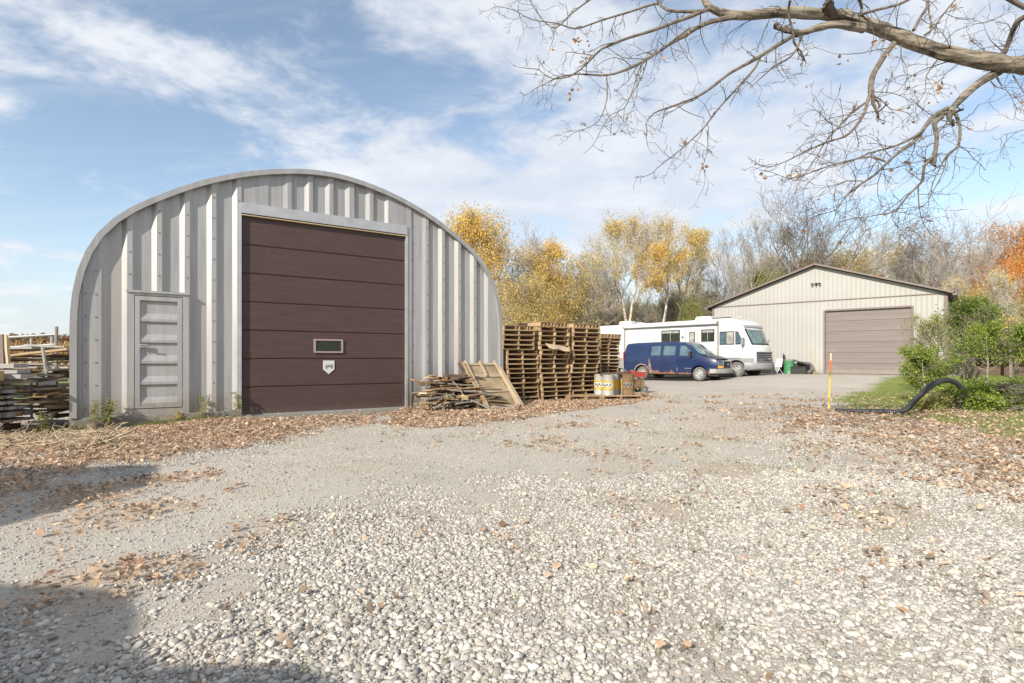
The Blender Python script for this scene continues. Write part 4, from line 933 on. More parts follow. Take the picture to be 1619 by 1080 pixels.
def blob(mb, c, r, seed, n=14, m=9, sq=(1, 1, 1)):
    rr = random.Random(seed); prof = []; V = []
    for i in range(m+1):
        ph = PI*i/m
        for k in range(n):
            t = 2*PI*k/n; q = r*(1+rr.uniform(-.10, .12)+.10*math.sin(5*t+3*ph))
            V.append((c[0]+sq[0]*q*math.sin(ph)*math.cos(t), c[1]+sq[1]*q*math.sin(ph)*math.sin(t), c[2]+sq[2]*q*math.cos(ph)))
    return mb.add(V, [(i*n+k, i*n+(k+1) % n, (i+1)*n+(k+1) % n, (i+1)*n+k) for i in range(m) for k in range(n)])
b = blob(MB(), (0, 0, .33), .27, 4, sq=(.8, .8, 1.2)); b.tube([(0, 0, .6), (.02, 0, .72)], [.05, .08], 8); o = b.build('rubbish_bag', M['bag'], None, sm=True); o.location = (2.52, 17.05, .0); tag(o, 'full black rubbish bag between the stacks and drums', 'bag')

# ------------------------------------------------------------------ scrap wood pile beside the overhead door
def board(name, mt, L, w, t, loc, rot, warp=0, seed=0, split=True):
    rr = random.Random(seed); n = 6; V = []
    for i in range(n+1):
        x = -L/2+L*i/n; dz = warp*math.cos(PI*(x/L)); e0, e1 = rr.uniform(-.006, .006), rr.uniform(-.006, .006); dx = (rr.uniform(-.05, .05) if split and i in (0, n) else 0)
        V += [(x+dx, -w/2+e0, dz-t/2), (x-dx, w/2+e1, dz-t/2), (x-dx*.6, w/2+e1, dz+t/2), (x+dx*.8, -w/2+e0, dz+t/2)]
    F = [(4*i+j, 4*i+4+j, 4*i+4+(j+1) % 4, 4*i+(j+1) % 4) for i in range(n) for j in range(4)]+[(0, 1, 2, 3), (4*n+3, 4*n+2, 4*n+1, 4*n)]
    o = MB().add(V, F).build(name, mt); o.location = loc; o.rotation_euler = rot; return o
def hutp(s, d, z=0):
    """point d metres in front of the hut wall, s metres along it"""
    return Vector((-7.98+.8366*s+.5487*d, 9.84+.5487*s-.8366*d, z))
def scrap():
    rr = random.Random(21); k = 0
    for lay in range(15):
        z = .03+.051*lay; span = 1.68-.008*lay
        for j in range(10 if lay < 6 else 8 if lay < 9 else 6):
            L = rr.uniform(.4, .95); s = rr.uniform(6.22+L/2, 6.5+span); d = rr.uniform(.30, 1.62-.04*lay)
            if lay > 12: L = rr.uniform(.7, 1.2); s = rr.uniform(7.0, 7.75)
            w, t = rr.choice([(.12, .022), (.15, .022), (.09, .045), (.19, .025), (.09, .09), (.22, .03)])
            if t > .08: L = rr.uniform(.12, .5)
            mt = M[rr.choice(['wood3', 'wood4', 'wood4', 'wood2', 'wood5', 'wood4', 'wood3', 'wood2'])]
            o = board('broken_board', mt, L, w, t, hutp(s, d, z+rr.uniform(-.01, .03)), (rr.gauss(0, .16), rr.gauss(0, .09), HUTA+rr.choice([rr.gauss(0, .16), rr.gauss(0, .2), rr.gauss(0, .2), rr.uniform(-1.4, 1.4) if .5 < d < 1.2 else 0])), rr.uniform(-.03, .03), k)
            tag(o, 'broken weathered board jumbled in the scrap wood pile beside the overhead door', 'board', 'broken boards in the scrap pile'); k += 1
    # ones that stand out
    for nm, mt, L, w, t, s, d, z, rot, lab in (
        ('long_board', 'wood2', 1.5, .10, .02, 7.35, .75, .76, (0, -.03, HUTA-.05), 'long brown board lying on top of the scrap wood pile'),
        ('grey_plank', 'wood3', .75, .11, .02, 7.55, 1.55, .17, (0, .42, HUTA-.75), 'grey plank slanting down the front of the scrap pile'),
        ('wood_block', 'wood5', .13, .10, .10, 7.25, 1.48, .30, (.1, 0, HUTA), 'pale yellowish wood block on the front of the scrap pile'),
        ('wood_block', 'wood3', .12, .09, .13, 6.62, .85, .64, (0, 0, HUTA), 'grey block end at the upper left of the scrap pile'),
        ('wood_block', 'wood2', .12, .09, .11, 6.98, 1.0, .72, (0, .1, HUTA), 'small brown upright block on top of the scrap pile'),
        ('curved_slat', 'wood5', .55, .045, .012, 7.15, 1.42, .48, (.2, .85, HUTA+.2), 'pale splintered slat bent over the pile front'),
        ('grey_plank', 'silver', .8, .13, .02, 8.0, 1.45, .06, (.15, -.05, HUTA-.1), 'bluish grey plank flat at the foot of the scrap pile')):
        tag(board(nm, M[mt], L, w, t, hutp(s, d, z), rot, .02, k), lab, 'board' if 'block' not in nm else 'block'); k += 1
    # splinters and bark at its left end
    mb = MB()
    for i in range(420):
        p = hutp(rr.gauss(6.85, .22), rr.uniform(.5, 1.5), abs(rr.gauss(.16, .16))+.01); v = Vector((rr.gauss(0, 1), rr.gauss(0, 1), rr.gauss(0, .5))).normalized()*rr.uniform(.02, .10); mb.tube([p, p+v], rr.uniform(.003, .009), 3)
    tag(mb.build('wood_splinters', M['wood5']), 'pale splinters and chips spilling from the scrap pile', 'splinters', kind='stuff')
scrap()
def crate_panel():
    # local: x across, y up along the slope, z towards the viewer
    B0, B1, T0 = Vector((-.62, 12.72, .02)), Vector((.20, 13.42, .02)), Vector((-1.14, 13.62, 1.17))
    X = (B1-B0).normalized(); Yv = T0-B0; Yv = (Yv-X*Yv.dot(X)).normalized(); Z = X.cross(Yv)
    o = empty('leaning_crate_side', B0, 0, 'broken wooden crate side with plywood backing leaning on the hut', 'crate')
    o.matrix_world = Matrix.Translation(B0) @ Matrix((X, Yv, Z)).transposed().to_4x4()
    def V(x, y, z): return (x, y, z)
    a = MB(); a.bb(.08, 1.02, .05, 1.42, -.03, -.018); a.build('plywood_backing', M['ply'], o)
    for y, w in ((.02, .08), (.50, .10), (.98, .10), (1.38, .07)): MB().bb(.04, 1.06, y, y+w, -.017, .006).build('cross_slat', M['wood6'], o)
    for x, y0, y1 in ((.0, .0, 1.45), (.07, -.03, 1.5), (.52, 1.0, 1.48), (1.0, .05, 1.5)): MB().box((x+.025, (y0+y1)/2, .032), (.045, y1-y0, .05), Matrix.Rotation(.02 if x < .05 else -.015, 3, 'Z')).build('rail', M['wood6' if x else 'wood2'], o)
    MB().box((1.12, .62, .05), (.05, 1.25, .045), Matrix.Rotation(.03, 3, 'Z')).build('rail', M['wood6'], o)
    MB().box((1.04, .60, .05), (.04, 1.15, .04), Matrix.Rotation(.02, 3, 'Z')).build('rail', M['wood5'], o)
    MB().box((-.10, .72, -.03), (.05, 1.5, .05), Matrix.Rotation(-.05, 3, 'Z')).build('rail', M['wood4'], o)
crate_panel()
for i, (px, py, L, a, mt, lab) in enumerate(((775, 652, .55, .5, 'wood5', 'pale board end on leaves before the leaning crate'), (795, 648, .4, -.3, 'wood3', 'grey scrap of board at the foot of the leaning crate'), (748, 640, .7, 1.1, 'wood1', 'tan slat propped between scrap pile and leaning crate'))):
    x, y = G(px, py); tag(board('scrap_board', M[mt], L, .08, .02, (x, y, .05 if i < 2 else .16), (0, .05 if i < 2 else -.5, a), .01, 900+i), lab, 'board')

# ------------------------------------------------------------------ lumber pile, left of the hut
def lumber():
    rr = random.Random(9); k = 0
    def pl(x, y, z, L, w, t, rz, mt, lab, tilt=0, roll=0): tag(board('old_plank', M[mt], L, w, t, (x, y, z), (roll, tilt, rz), rr.uniform(-.01, .01), rr.randrange(999), False), lab, 'plank', 'old planks piled left of the hut')
    low = 'grey plank lying behind the front planks of the low stack'; up = 'weathered plank in the loose heap behind the low stack'; short = 'short dark plank end stacked tight against the hut corner'
    z = .12
    for i in range(7):
        t = rr.choice([.05, .09, .06, .04]); 
        for j in range(4): pl(-9.55+rr.uniform(-.05, .05), 9.05+j*.2+rr.uniform(-.02, .02), z+t/2, 1.9+rr.uniform(-.1, .1), .17, t, .06+rr.gauss(0, .03), rr.choice(['silver', 'silver', 'wood3', 'wood3', 'wood2']), f'front plank of the {ORD[i]} layer in the low stack left of the hut' if j == 0 else low)
        z += t+rr.choice([.012, .03, .045])
    for i in range(4):
        t = .07; pl(-9.5+rr.uniform(-.1, .1), 9.3+rr.uniform(-.1, .1), z+t/2, 2.2, .28, t, .05+rr.gauss(0, .05), rr.choice(['silver', 'wood3']), low, rr.gauss(0, .02)); z += t+.02
    for i in range(26):
        pl(-9.4+rr.gauss(0, .25), 10.4+rr.uniform(-.3, .5), .2+i*.048+rr.uniform(0, .02), rr.uniform(1.2, 2.2), rr.uniform(.1, .2), rr.uniform(.03, .06), .1+rr.gauss(0, .14), rr.choice(['wood3', 'wood2', 'silver', 'wood3', 'wood3']), up, rr.gauss(0, .05))
    for i in range(22):
        pl(-8.38+rr.uniform(-.05, .05), 9.95+rr.uniform(-.25, .3), .0+i*.048, rr.uniform(.25, .6), rr.uniform(.08, .2), rr.uniform(.03, .08), 1.3+rr.gauss(0, .3), rr.choice(['wood4', 'wood3', 'wood2', 'wood4', 'silver']), short, rr.gauss(0, .06))
    for nm, L, w, t, loc, rot, mt, lab in (
        ('pale_board', 2.6, .12, .03, (-9.50, 10.08, 1.05), (0, .005, .02), 'silver', 'long pale board across the top of the low plank stack'),
        ('tilted_plank', 1.5, .18, .04, (-9.05, 10.15, 1.30), (0, -.12, .1), 'wood1', 'tan plank slanting on top of the heap'),
        ('white_board', .6, .06, .03, (-8.50, 9.9, 1.12), (0, 1.45, .3), 'dwhite', 'white painted board propped beside the hut corner'),
        ('white_board', .7, .08, .03, (-8.75, 10.2, 1.45), (0, .05, .1), 'dwhite', 'short white board flat near the metal rail'),
        ('yellow_timber', .5, .16, .16, (-8.75, 9.0, .93), (0, .03, .2), 'wood1', 'yellowish timber end under the long pale board')):
        tag(board(nm, M[mt], L, w, t, loc, rot, 0, 3, False), lab, 'board')
    for i in range(3):
        tag(board('support_block', M['wood4'], .9, .1, .12, (-8.85-.55*i, 9.3, .0), (0, 0, 1.57), 0, 1, False), 'dark timber bearer under the low plank stack', 'timber', 'bearers under the plank stack')
    o = empty('metal_rail_frame', (-10.44, 10.95, 0), .05, 'galvanised pipe rail frame standing behind the old planks', 'rail')
    m = MB(); m.tube([(0, 0, 1.62), (1.22, 0, 1.70)], .028, 8); m.tube([(0, 0, 1.42), (1.22, 0, 1.50)], .024, 8); m.build('rail', M['rvgrey'], o)
    m = MB(); m.tube([(1.22, 0, 0), (1.22, 0, 1.86)], .03, 8); m.build('post', M['wood3'], o); m = MB(); m.tube([(1.12, .02, 0), (1.12, .02, 1.68)], .03, 8); m.build('post', M['galv2'], o)
    m = MB(); m.tube([(.72, .02, 0), (.72, .02, 1.62)], .025, 8); m.build('post', M['dwhite'], o)
    p = MB(); p.box((0, 0, .82), (.07, .07, 1.64)); o = p.build('red_brown_post', M['trimb']); o.location = (-8.95, 9.62, 0); o.rotation_euler = (0, -.04, 0); tag(o, 'reddish brown post leaning at the left edge of the planks', 'post')
    tag(board('tan_stave', M['wood5'], 1.3, .05, .04, (-8.84, 9.56, .95), (0, 1.5, 0), 0, 2), 'thin tan stave beside the reddish post', 'post')
lumber()
def brush():
    rr = random.Random(4); mb = MB()
    for i in range(620):
        x, y = G(rr.uniform(-60, 190), rr.uniform(684, 712)); z = float(gz(x, y))+abs(rr.gauss(.01, .045)); a = rr.gauss(.25, .55)+(PI if rr.random() < .5 else 0)
        d = Vector((math.cos(a), math.sin(a), rr.gauss(0, .22))); L = rr.uniform(.12, .42); p = Vector((x, y, z)); pts = [p]
        for k in range(4): d = (d+Vector((rr.gauss(0, .3), rr.gauss(0, .3), rr.gauss(0, .22)))).normalized(); p = p+d*L/4; p.z = max(p.z, .0-.1); pts.append(p)
        r = rr.choice([.004, .006, .008, .013]); mb.tube(pts, [r, r, r*.8, r*.7, r*.5], 5)
        if rr.random() < .6: q = pts[2]; e = (d+Vector((rr.gauss(0, .7), rr.gauss(0, .7), rr.gauss(0, .5)))).normalized()*L*.4; mb.tube([q, q+e], [r*.6, r*.3], 4)
    tag(mb.build('brush_sticks', mat('dry_brush_sticks', (.28, .21, .13), (.52, .43, .30), 8, .9)), 'heap of dry sticks and twigs before the plank pile', 'sticks', kind='stuff')
brush()

# ------------------------------------------------------------------ things by the barn
def barn_things():
    c = bw(4.2, -1.05); o = empty('white_folding_chair', c, BRZ-.5, 'white plastic folding chair standing by the motorhome nose', 'chair')
    MB().box((0, .18, .66), (.44, .03, .5), Matrix.Rotation(-.2, 3, 'X')).build('backrest', M['pvc'], o, bev=.01); MB().bb(-.22, .22, -.24, .16, .40, .43).build('seat', M['pvc'], o, bev=.01)
    for sx in (-.2, .2): MB().tube([(sx, -.26, 0), (sx, .2, .62)], .014, 6).build('leg', M['pvc'], o); MB().tube([(sx, .28, 0), (sx, -.15, .42)], .014, 6).build('leg', M['pvc'], o)
    MB().tube([(-.2, -.2, .1), (.2, -.2, .1)], .012, 6).build('stretcher', M['pvc'], o)
    c = bw(4.8, -.75); o = empty('green_steel_drum', c, 0, 'green steel drum against the cream barn wall', 'drum'); r, h = .285, .86
    MB().lathe([(0, .005), (r, 0), (r+.01, .012), (r, .03), (r, .28), (r+.01, .29), (r, .30), (r, .56), (r+.01, .57), (r, .58), (r, h-.02), (r+.01, h-.01), (r, h), (r*.95, h-.02), (0, h-.02)], 28).build('drum_body', M['green'], o, sm=True)
    band(o, r, h-.07, h-.01, 0, 2*PI, M['wood3'], 'rim_band', .006)
    m = MB(); m.add([(-.1, 0, 0), (.22, 0, 0), (.1, .15, 1.12), (.02, .15, 1.16)], [(0, 1, 2, 3)]); m.add([(-.1, .03, 0), (.22, .03, 0), (.1, .18, 1.12), (.02, .18, 1.16)], [(0, 3, 2, 1)]); m.tube([(-.12, -.02, .02), (.03, .14, 1.2)], .03, 6)
    o = m.build('dark_folded_tarp', M['rubber']); o.location = bw(4.35, -.4); o.rotation_euler = (0, 0, BRZ); tag(o, 'dark pointed sheet leaning on barn behind the green drum', 'sheet')
    for i, (s, z, lab) in enumerate(((5.4, .02, 'lower black tyre leaning in the pile beside the green drum'), (5.65, .0, 'outer grey tyre at the right end of the pile'))):
        t = MB(); t.lathe([(.2, -.1), (.30, -.12), (.36, -.07), (.37, 0), (.36, .07), (.30, .12), (.2, .1), (.19, 0), (.2, -.1)], 26, Matrix.Translation((0, 0, .35)) @ Matrix.Rotation(R(74), 4, 'X'))
        o = t.build('worn_tyre_casing', M['tyre' if i else 'rubber'], None, sm=True); p = bw(s, -.35-.25*(1-i)); o.location = (p.x, p.y, .33+z); o.rotation_euler = (0, 0, BRZ+.15*i); tag(o, lab, 'tyre', 'old tyres at the barn wall')
    m = MB(); m.box((0, 0, 0), (.95, .5, .05)); o = m.build('dark_box_lid', M['rubber']); o.location = bw(5.4, -.62, .68); o.rotation_euler = (0, .32, BRZ); tag(o, 'black lid slanting from the green drum over the tyres', 'lid')
    m = MB(); m.bb(-.4, .4, -.2, .2, 0, .40); m.bb(-.42, .42, -.22, .22, .40, .44); o = m.build('black_storage_box', M['rubber'], None, bev=.015); o.location = bw(5.35, -.85, 0); o.rotation_euler = (0, 0, BRZ); tag(o, 'low black storage box right of the green drum', 'box')
    m = MB(); m.tube([(0, 0, 1.45), (.42, -.25, .06)], .018, 6); o = m.build('wooden_tool_handle', M['wood5']); o.location = bw(5.8, -.1, 0); o.rotation_euler = (0, 0, BRZ); tag(o, 'long wooden tool handle leaning on the barn wall', 'tool')
    m = MB(); m.tube([(0, 0, 0), (.04, .0, .42)], .014, 6); m.lathe([(.05, 0), (.06, .1), (.03, .15)], 8); o = m.build('short_stake', M['wood2']); o.location = bw(6.02, -.3, 0); o.rotation_euler = (0, 0, BRZ); tag(o, 'short dark stake at the foot of the leaning handle', 'stake')
barn_things()
def stake():
    x, y = G(1310, 648.5); o = empty('marker_stake', (x, y, 0), 0, 'thin yellow marker stake with orange tape on top', 'stake'); dx = .06
    MB().tube([(0, 0, -.05), (dx*.7, 0, .93)], .017, 8).build('rod', M['stake'], o); MB().tube([(dx*.7, 0, .93), (dx*.86, 0, 1.17)], .019, 8).build('orange_tape', M['stakeo'], o); MB().tube([(dx*.86, 0, 1.17), (dx, 0, 1.34)], .018, 8).build('pale_tip', M['stakep'], o)
stake()
def pipe():
    P = [(1322, 653.5, 12.05, 0), (1350, 652.5, 12.0, 0), (1385, 652, 11.9, 0), (1412, 652.2, 11.8, 0), (1432, 648, 11.7, 1), (1443, 637, 11.7, 1), (1456, 624, 11.7, 1), (1470, 611.5, 11.75, 1), (1484, 604, 11.8, 1), (1497, 601.5, 11.85, 1), (1508, 603.5, 11.9, 1), (1516, 609, 11.9, 1), (1521, 616, 11.9, 1)]
    pts = [Vector(((px-CX)/FPX*y, y, CZ+(HY-py)/FPX*y)) for px, py, y, k in P]; Q = []
    for i in range(len(pts)-1):
        p0, p1, p2, p3 = pts[max(i-1, 0)], pts[i], pts[i+1], pts[min(i+2, len(pts)-1)]
        n = max(3, int((p2-p1).length/.02))
        for k in range(n):
            t = k/n; Q.append(.5*((2*p1)+(-p0+p2)*t+(2*p0-5*p1+4*p2-p3)*t*t+(-p0+3*p1-3*p2+p3)*t**3))
    Q = [Vector((q.x, q.y, max(q.z, .055))) for q in Q]; m = MB(); m.tube(Q, [.054+(.006 if i % 2 else 0) for i in range(len(Q))], 14, cap=False)
    o = m.build('black_drain_pipe', M['pipe'], None); tag(o, 'black corrugated drain pipe arching up from the leaves', 'pipe')
pipe()
def woodshed():
    x0 = bw(12.6, .6); o = empty('brown_open_shed', x0, BRZ-.05, 'brown timber lean-to standing behind the green bushes', 'shed')
    MB().bb(0, 5.5, -.05, .08, 2.05, 2.2).build('front_beam', M['trimb'], o)
    for x in (0, 1.9, 3.7, 5.4): MB().bb(x, x+.12, -.03, .09, -.1, 2.05).build('post', M['trimb'], o)
    MB().add([(-.2, -.3, 2.22), (5.8, -.3, 2.22), (5.8, 2.8, 2.7), (-.2, 2.8, 2.7), (-.2, -.3, 2.18), (5.8, -.3, 2.18), (5.8, 2.8, 2.66), (-.2, 2.8, 2.66)], [(0, 1, 2, 3), (7, 6, 5, 4), (0, 4, 5, 1), (1, 5, 6, 2), (0, 3, 7, 4)]).build('roof', M['wood3'], o)
    MB().bb(0, 5.6, 2.5, 2.56, -.1, 2.6).build('rear_wall', M['wood4'], o)
woodshed()

# ------------------------------------------------------------------ trees
def grow(seed, H, trunk_r, crown0=.3, spread=.5, up=.25, levels=4, nb=10, multi=1, wig=.095, lens=(.42, .5, .5, .5), dens=1.0):
    """returns segments (p0,p1,r0,r1,level) and twig points"""
    rr = random.Random(seed); seg = []; tips = []
    def rv(s): return Vector((rr.gauss(0, s), rr.gauss(0, s), rr.gauss(0, s)))
    def branch(p, d, L, r, lv):
        n = 5 if lv < 3 else 3; st = L/n
        for i in range(n):
            d = (d+rv(wig)+Vector((0, 0, up*.28*(1 if lv < 3 else .3)))).normalized(); q = p+d*st; r1 = r*(1-.62/n*(i+1)/(i+1)); r1 = max(r*.86, .004)
            seg.append((p, q, r, r1, lv)); 
            if lv >= levels-1: tips.append((q, lv))
            p, r = q, r1
            if lv < levels and i >= (1 if lv < 2 else 0):
                for _ in range(1 if rr.random() < .62*dens else 2 if rr.random() < .55*dens else 1):
                    a = rv(1); a = (a-d*a.dot(d)).normalized(); nd = (d*(1-spread)+a*(spread+rr.uniform(-.1, .15))).normalized()
                    branch(p, nd, L*lens[min(lv, 3)]*rr.uniform(.7, 1.25), max(r*.55, .004), lv+1)
    for mt in range(multi):
        p = Vector((rr.gauss(0, .12) if multi > 1 else 0, rr.gauss(0, .12) if multi > 1 else 0, -.2)); d = (Vector((0, 0, 1))+(rv(.16) if multi > 1 else rv(.04))).normalized(); n = 12; st = (H+.2)/n; r = trunk_r/(multi**.5)
        for i in range(n):
            d = (d+Vector((rr.gauss(0, .06), rr.gauss(0, .06), .05))).normalized(); q = p+d*st; r1 = max(trunk_r/(multi**.5)*(1-.93*(i+1)/n), .012); seg.append((p, q, r, r1, 0)); p, r = q, r1
            t = (i+1)/n
            if t >= crown0:
                for _ in range(max(1, round(nb/(n*(1-crown0))*rr.uniform(.6, 1.5)/multi**.5))):
                    a = Vector((rr.gauss(0, 1), rr.gauss(0, 1), 0)).normalized(); nd = (a*(spread+.3)+Vector((0, 0, up+.35))).normalized()
                    branch(p, nd, H*lens[0]*(1.15-.75*abs(t-.55))*rr.uniform(.6, 1.1)*(1-.55*max(0, t-.6)/.4), max(r*.6, .012), 1)
    return seg, tips
def seg_mesh(name, seg, thick, mtb):  # thick: smallest twig radius
    Vs, Fs, off = [], [], 0
    for lo, hi, n in ((.05, 9, 7), (.015, .05, 5), (0, .015, 3)):
        s = [q for q in seg if lo <= q[2] < hi]
        if not s: continue
        V, F = tubes([q[0][:] for q in s], [(q[1]+(q[1]-q[0])*.04)[:] for q in s], np.array([max(q[2], thick) for q in s]), np.array([max(q[3], thick*.8) for q in s]), n)
        Vs.append(V); Fs.append(F+off); off += len(V)
    me = np_mesh(name, np.concatenate(Vs), Fs, True); me.materials.append(mtb); return me
def leaf_cloud(name, pts, n, size, jit, mt, clump=1.6, seed=0, thr=.45, zlo=None):
    rg = np.random.default_rng(seed); P = np.array([p[:] for p, l in pts]); 
    nz = fbm(P[:, 0]*clump+P[:, 2]*.7*clump, P[:, 1]*clump-P[:, 2]*.9*clump, seed, 3); w = smooth(thr-.06, thr+.16, nz)+.03
    if zlo is not None: w = w*smooth(zlo[0], zlo[1], P[:, 2])
    idx = rg.choice(len(P), n, p=w/w.sum()); C = P[idx]+rg.normal(0, jit, (n, 3)); s = size*rg.uniform(.6, 1.3, n)
    base = np.array([[-.5, 0, 0], [0, .32, .06], [.5, 0, 0], [0, -.32, .06]]); V = np.repeat(base[None], n, 0)*s[:, None, None]
    q = rg.normal(0, 1, (n, 4)); q /= np.linalg.norm(q, axis=1, keepdims=True); w_, x, y, z = q.T
    Rm = np.stack([1-2*(y*y+z*z), 2*(x*y-z*w_), 2*(x*z+y*w_), 2*(x*y+z*w_), 1-2*(x*x+z*z), 2*(y*z-x*w_), 2*(x*z-y*w_), 2*(y*z+x*w_), 1-2*(x*x+y*y)], 1).reshape(-1, 3, 3)
    V = np.einsum('kij,kvj->kvi', Rm, V)+C[:, None]; F = np.arange(n*4).reshape(-1, 4); me = np_mesh(name, V.reshape(-1, 3), [F]); me.materials.append(mt); return me
KIND = {}
def tree_kind(key, seed, H, r, bark, leaf=None, n=0, size=.16, jit=.25, thr=.45, clump=.45, **kw):
    seg, tips = grow(seed, H, r, **kw); KIND[key] = (seg_mesh('limbs', seg, .0105, bark), leaf_cloud('foliage', tips, n, size, jit, leaf, clump, seed, thr) if n else None, H)
def plant(name, key, px, D, top, label, cat='tree', group=None, rz=None, wide=1.0, base=None):
    """a tree whose foot stands D metres ahead, with its crown reaching the measured height"""
    tr, lf, H = KIND[key]; x = (px-CX)/FPX*D; z0 = float(gz(x, D)) if base is None else base; h = CZ+(HY-top)/FPX*D-z0; s = h/(H*KH.get(key, 1.12)); rr = random.Random(px*7+top)
    o = empty(name, (x, D, z0), rr.uniform(0, 6.28) if rz is None else rz, label, cat, group); o.scale = (s*wide, s*wide, s); link('trunk', tr, o)
    if lf: link('crown', lf, o)
    return o
KH = {}
BK, BL, TW = M['bark'], M['barkl'], M['twig']
tree_kind('birchA', 31, 12, .21, BL, M['lgold'], 8500, .125, .26, .50, crown0=.42, spread=.42, up=.5, nb=14, lens=(.34, .5, .5, .5))
tree_kind('birchB', 37, 12, .19, BL, M['lyellow'], 7000, .125, .26, .54, crown0=.42, spread=.4, up=.5, nb=15, lens=(.32, .5, .5, .5))
tree_kind('goldA', 41, 9, .16, BK, M['lyellow'], 17000, .125, .34, .42, crown0=.2, spread=.45, up=.4, nb=18, lens=(.38, .5, .5, .5))
tree_kind('goldB', 43, 8, .13, BK, M['lgold'], 11000, .125, .34, .44, crown0=.15, spread=.5, up=.35, nb=18, lens=(.42, .5, .5, .5))
tree_kind('bareA', 148, 11, .26, M['darkbark'], crown0=.14, spread=.40, up=.55, nb=26, lens=(.56, .52, .5, .5), dens=1.1, wig=.07)
tree_kind('bareB', 53, 12, .16, TW, crown0=.2, spread=.36, up=.6, nb=22, lens=(.38, .52, .5, .5), multi=2, dens=.85)
tree_kind('bareC', 59, 9, .10, BL, M['lgold'], 1300, .16, .3, .5, crown0=.15, spread=.4, up=.55, nb=18, lens=(.34, .5, .5, .5), multi=2, dens=.8)
tree_kind('olive', 61, 8, .15, BK, M['lolive'], 11000, .125, .36, .42, crown0=.2, spread=.5, up=.35, nb=16, lens=(.42, .5, .5, .5))
tree_kind('orange', 67, 9, .18, BK, M['lorange'], 16000, .125, .36, .43, crown0=.2, spread=.5, up=.35, nb=18, lens=(.46, .5, .5, .5))
tree_kind('sapling', 71, 5, .05, TW, M['lgold'], 900, .13, .25, .45, crown0=.1, spread=.4, up=.6, nb=14, lens=(.34, .5, .5, .5), multi=3)
def measure():
    for k, (tr, lf, H) in KIND.items():
        co = np.empty(len(tr.vertices)*3, np.float32); tr.vertices.foreach_get('co', co); KH[k] = float(np.percentile(co.reshape(-1, 3)[:, 2], 98.5 if lf is None else 99.5))/H
measure()
GB = 'trees standing behind the vehicles and barn'
for a in (
 ('aspen_tree', 'goldA', 752, 38, 335, 'dense golden tree rising above the right shoulder of the steel hut'),
 ('bare_tree', 'bareB', 798, 41, 362, 'small bare tree between the golden tree and the next yellow one'),
 ('yellow_tree', 'goldA', 862, 42, 384, 'rounded yellow tree above the tall pallet stacks'),
 ('yellow_tree', 'goldB', 826, 36, 432, 'low yellow tree close behind the first pallet stack'),
 ('yellow_tree', 'goldB', 903, 43, 428, 'low yellow crown right of the rounded yellow tree'),
 ('bare_tree', 'bareC', 925, 44, 400, 'thin pale bare tree left of the pale-trunked birches'),
 ('bare_tree', 'bareB', 950, 52, 392, 'grey bare tree above the rear of the motorhome'),
 ('birch_tree', 'birchB', 984, 44, 342, 'tall birch with its gold crown, leftmost of the pale trunks'),
 ('birch_tree', 'birchA', 1004, 46, 338, 'tallest pale-trunked birch above the motorhome'),
 ('birch_tree', 'birchB', 1040, 44, 346, 'slender birch with sparse yellow top over the motorhome windows'),
 ('birch_tree', 'birchA', 1072, 46, 358, 'crooked birch with thin gold crown above the blue van'),
 ('birch_tree', 'birchA', 1100, 50, 385, 'shorter birch nearest the left eave of the barn'),
 ('bare_tree', 'bareB', 1160, 50, 356, 'upright bare tree over the left slope of the barn roof'),
 ('olive_tree', 'olive', 1192, 50, 428, 'olive green tree just above the left roof slope'),
 ('olive_tree', 'olive', 1112, 44, 470, 'yellow green bushy tree beside the left eave of the barn'),
 ('olive_tree', 'olive', 1252, 60, 398, 'olive tree mixed into the big bare oak behind the barn ridge'),
 ('bare_oak', 'bareA', 1305, 50, 312, 'large spreading bare oak behind the barn ridge'),
 ('olive_tree', 'goldB', 1335, 58, 392, 'yellowish tree low behind the right side of the bare oak'),
 ('bare_tree', 'bareB', 1392, 62, 362, 'hazy bare tree right of the big oak'),
 ('bare_tree', 'bareC', 1430, 52, 388, 'faint leafy bare tree above the right roof slope'),
 ('bare_tree', 'bareA', 1492, 48, 348, 'wide grey bare tree beyond the right eave of the barn'),
 ('bare_tree', 'bareB', 1535, 42, 372, 'bare tree in front of the orange maple'),
 ('orange_tree', 'orange', 1598, 46, 350, 'orange maple at the right edge of the photo'),
 ('orange_tree', 'orange', 1545, 44, 440, 'low orange tree beyond the green bushes'),
 ('orange_tree', 'orange', 1650, 40, 400, 'orange tree half outside the right edge'),
 ('yellow_tree', 'goldB', 1600, 34, 470, 'low yellow tree behind the right hand bushes'),
 ('bare_tree', 'bareC', 1515, 33, 440, 'thin bare tree by the right barn corner'),
 ('bare_tree', 'bareC', 1570, 31, 430, 'thin bare stems above the green bush tops'),
): plant(a[0], a[1], a[2], a[3], a[4], a[5], 'tree', GB, wide=1.3 if a[0] == 'bare_oak' else 1.0)
rr = random.Random(77); n = 0
for px in range(806, 1135, 16):
    plant('woodland_tree', ('bareC', 'bareB', 'bareC', 'bareC', 'sapling', 'birchB')[n % 6], px+rr.randint(-5, 5), rr.uniform(50, 66), rr.randint(425, 482), 'thin trunk and pale twigs deep in the woods behind the motorhome', 'tree', 'thin woodland trees behind the motorhome'); n += 1
for px in range(800, 1130, 20):
    plant('sapling', 'sapling', px+rr.randint(-6, 6), rr.uniform(50, 56), rr.randint(466, 492), 'twiggy sapling at the edge of the woods behind the motorhome', 'sapling', 'saplings at the edge of the woods'); n += 1
for px in list(range(1150, 1500, 38)):
    plant('woodland_tree', ('bareB', 'bareC', 'bareA')[n % 3], px+rr.randint(-9, 9), rr.uniform(62, 76), rr.randint(398, 436), 'grey bare tree far behind the barn roof', 'tree', 'bare woodland trees behind the barn'); n += 1
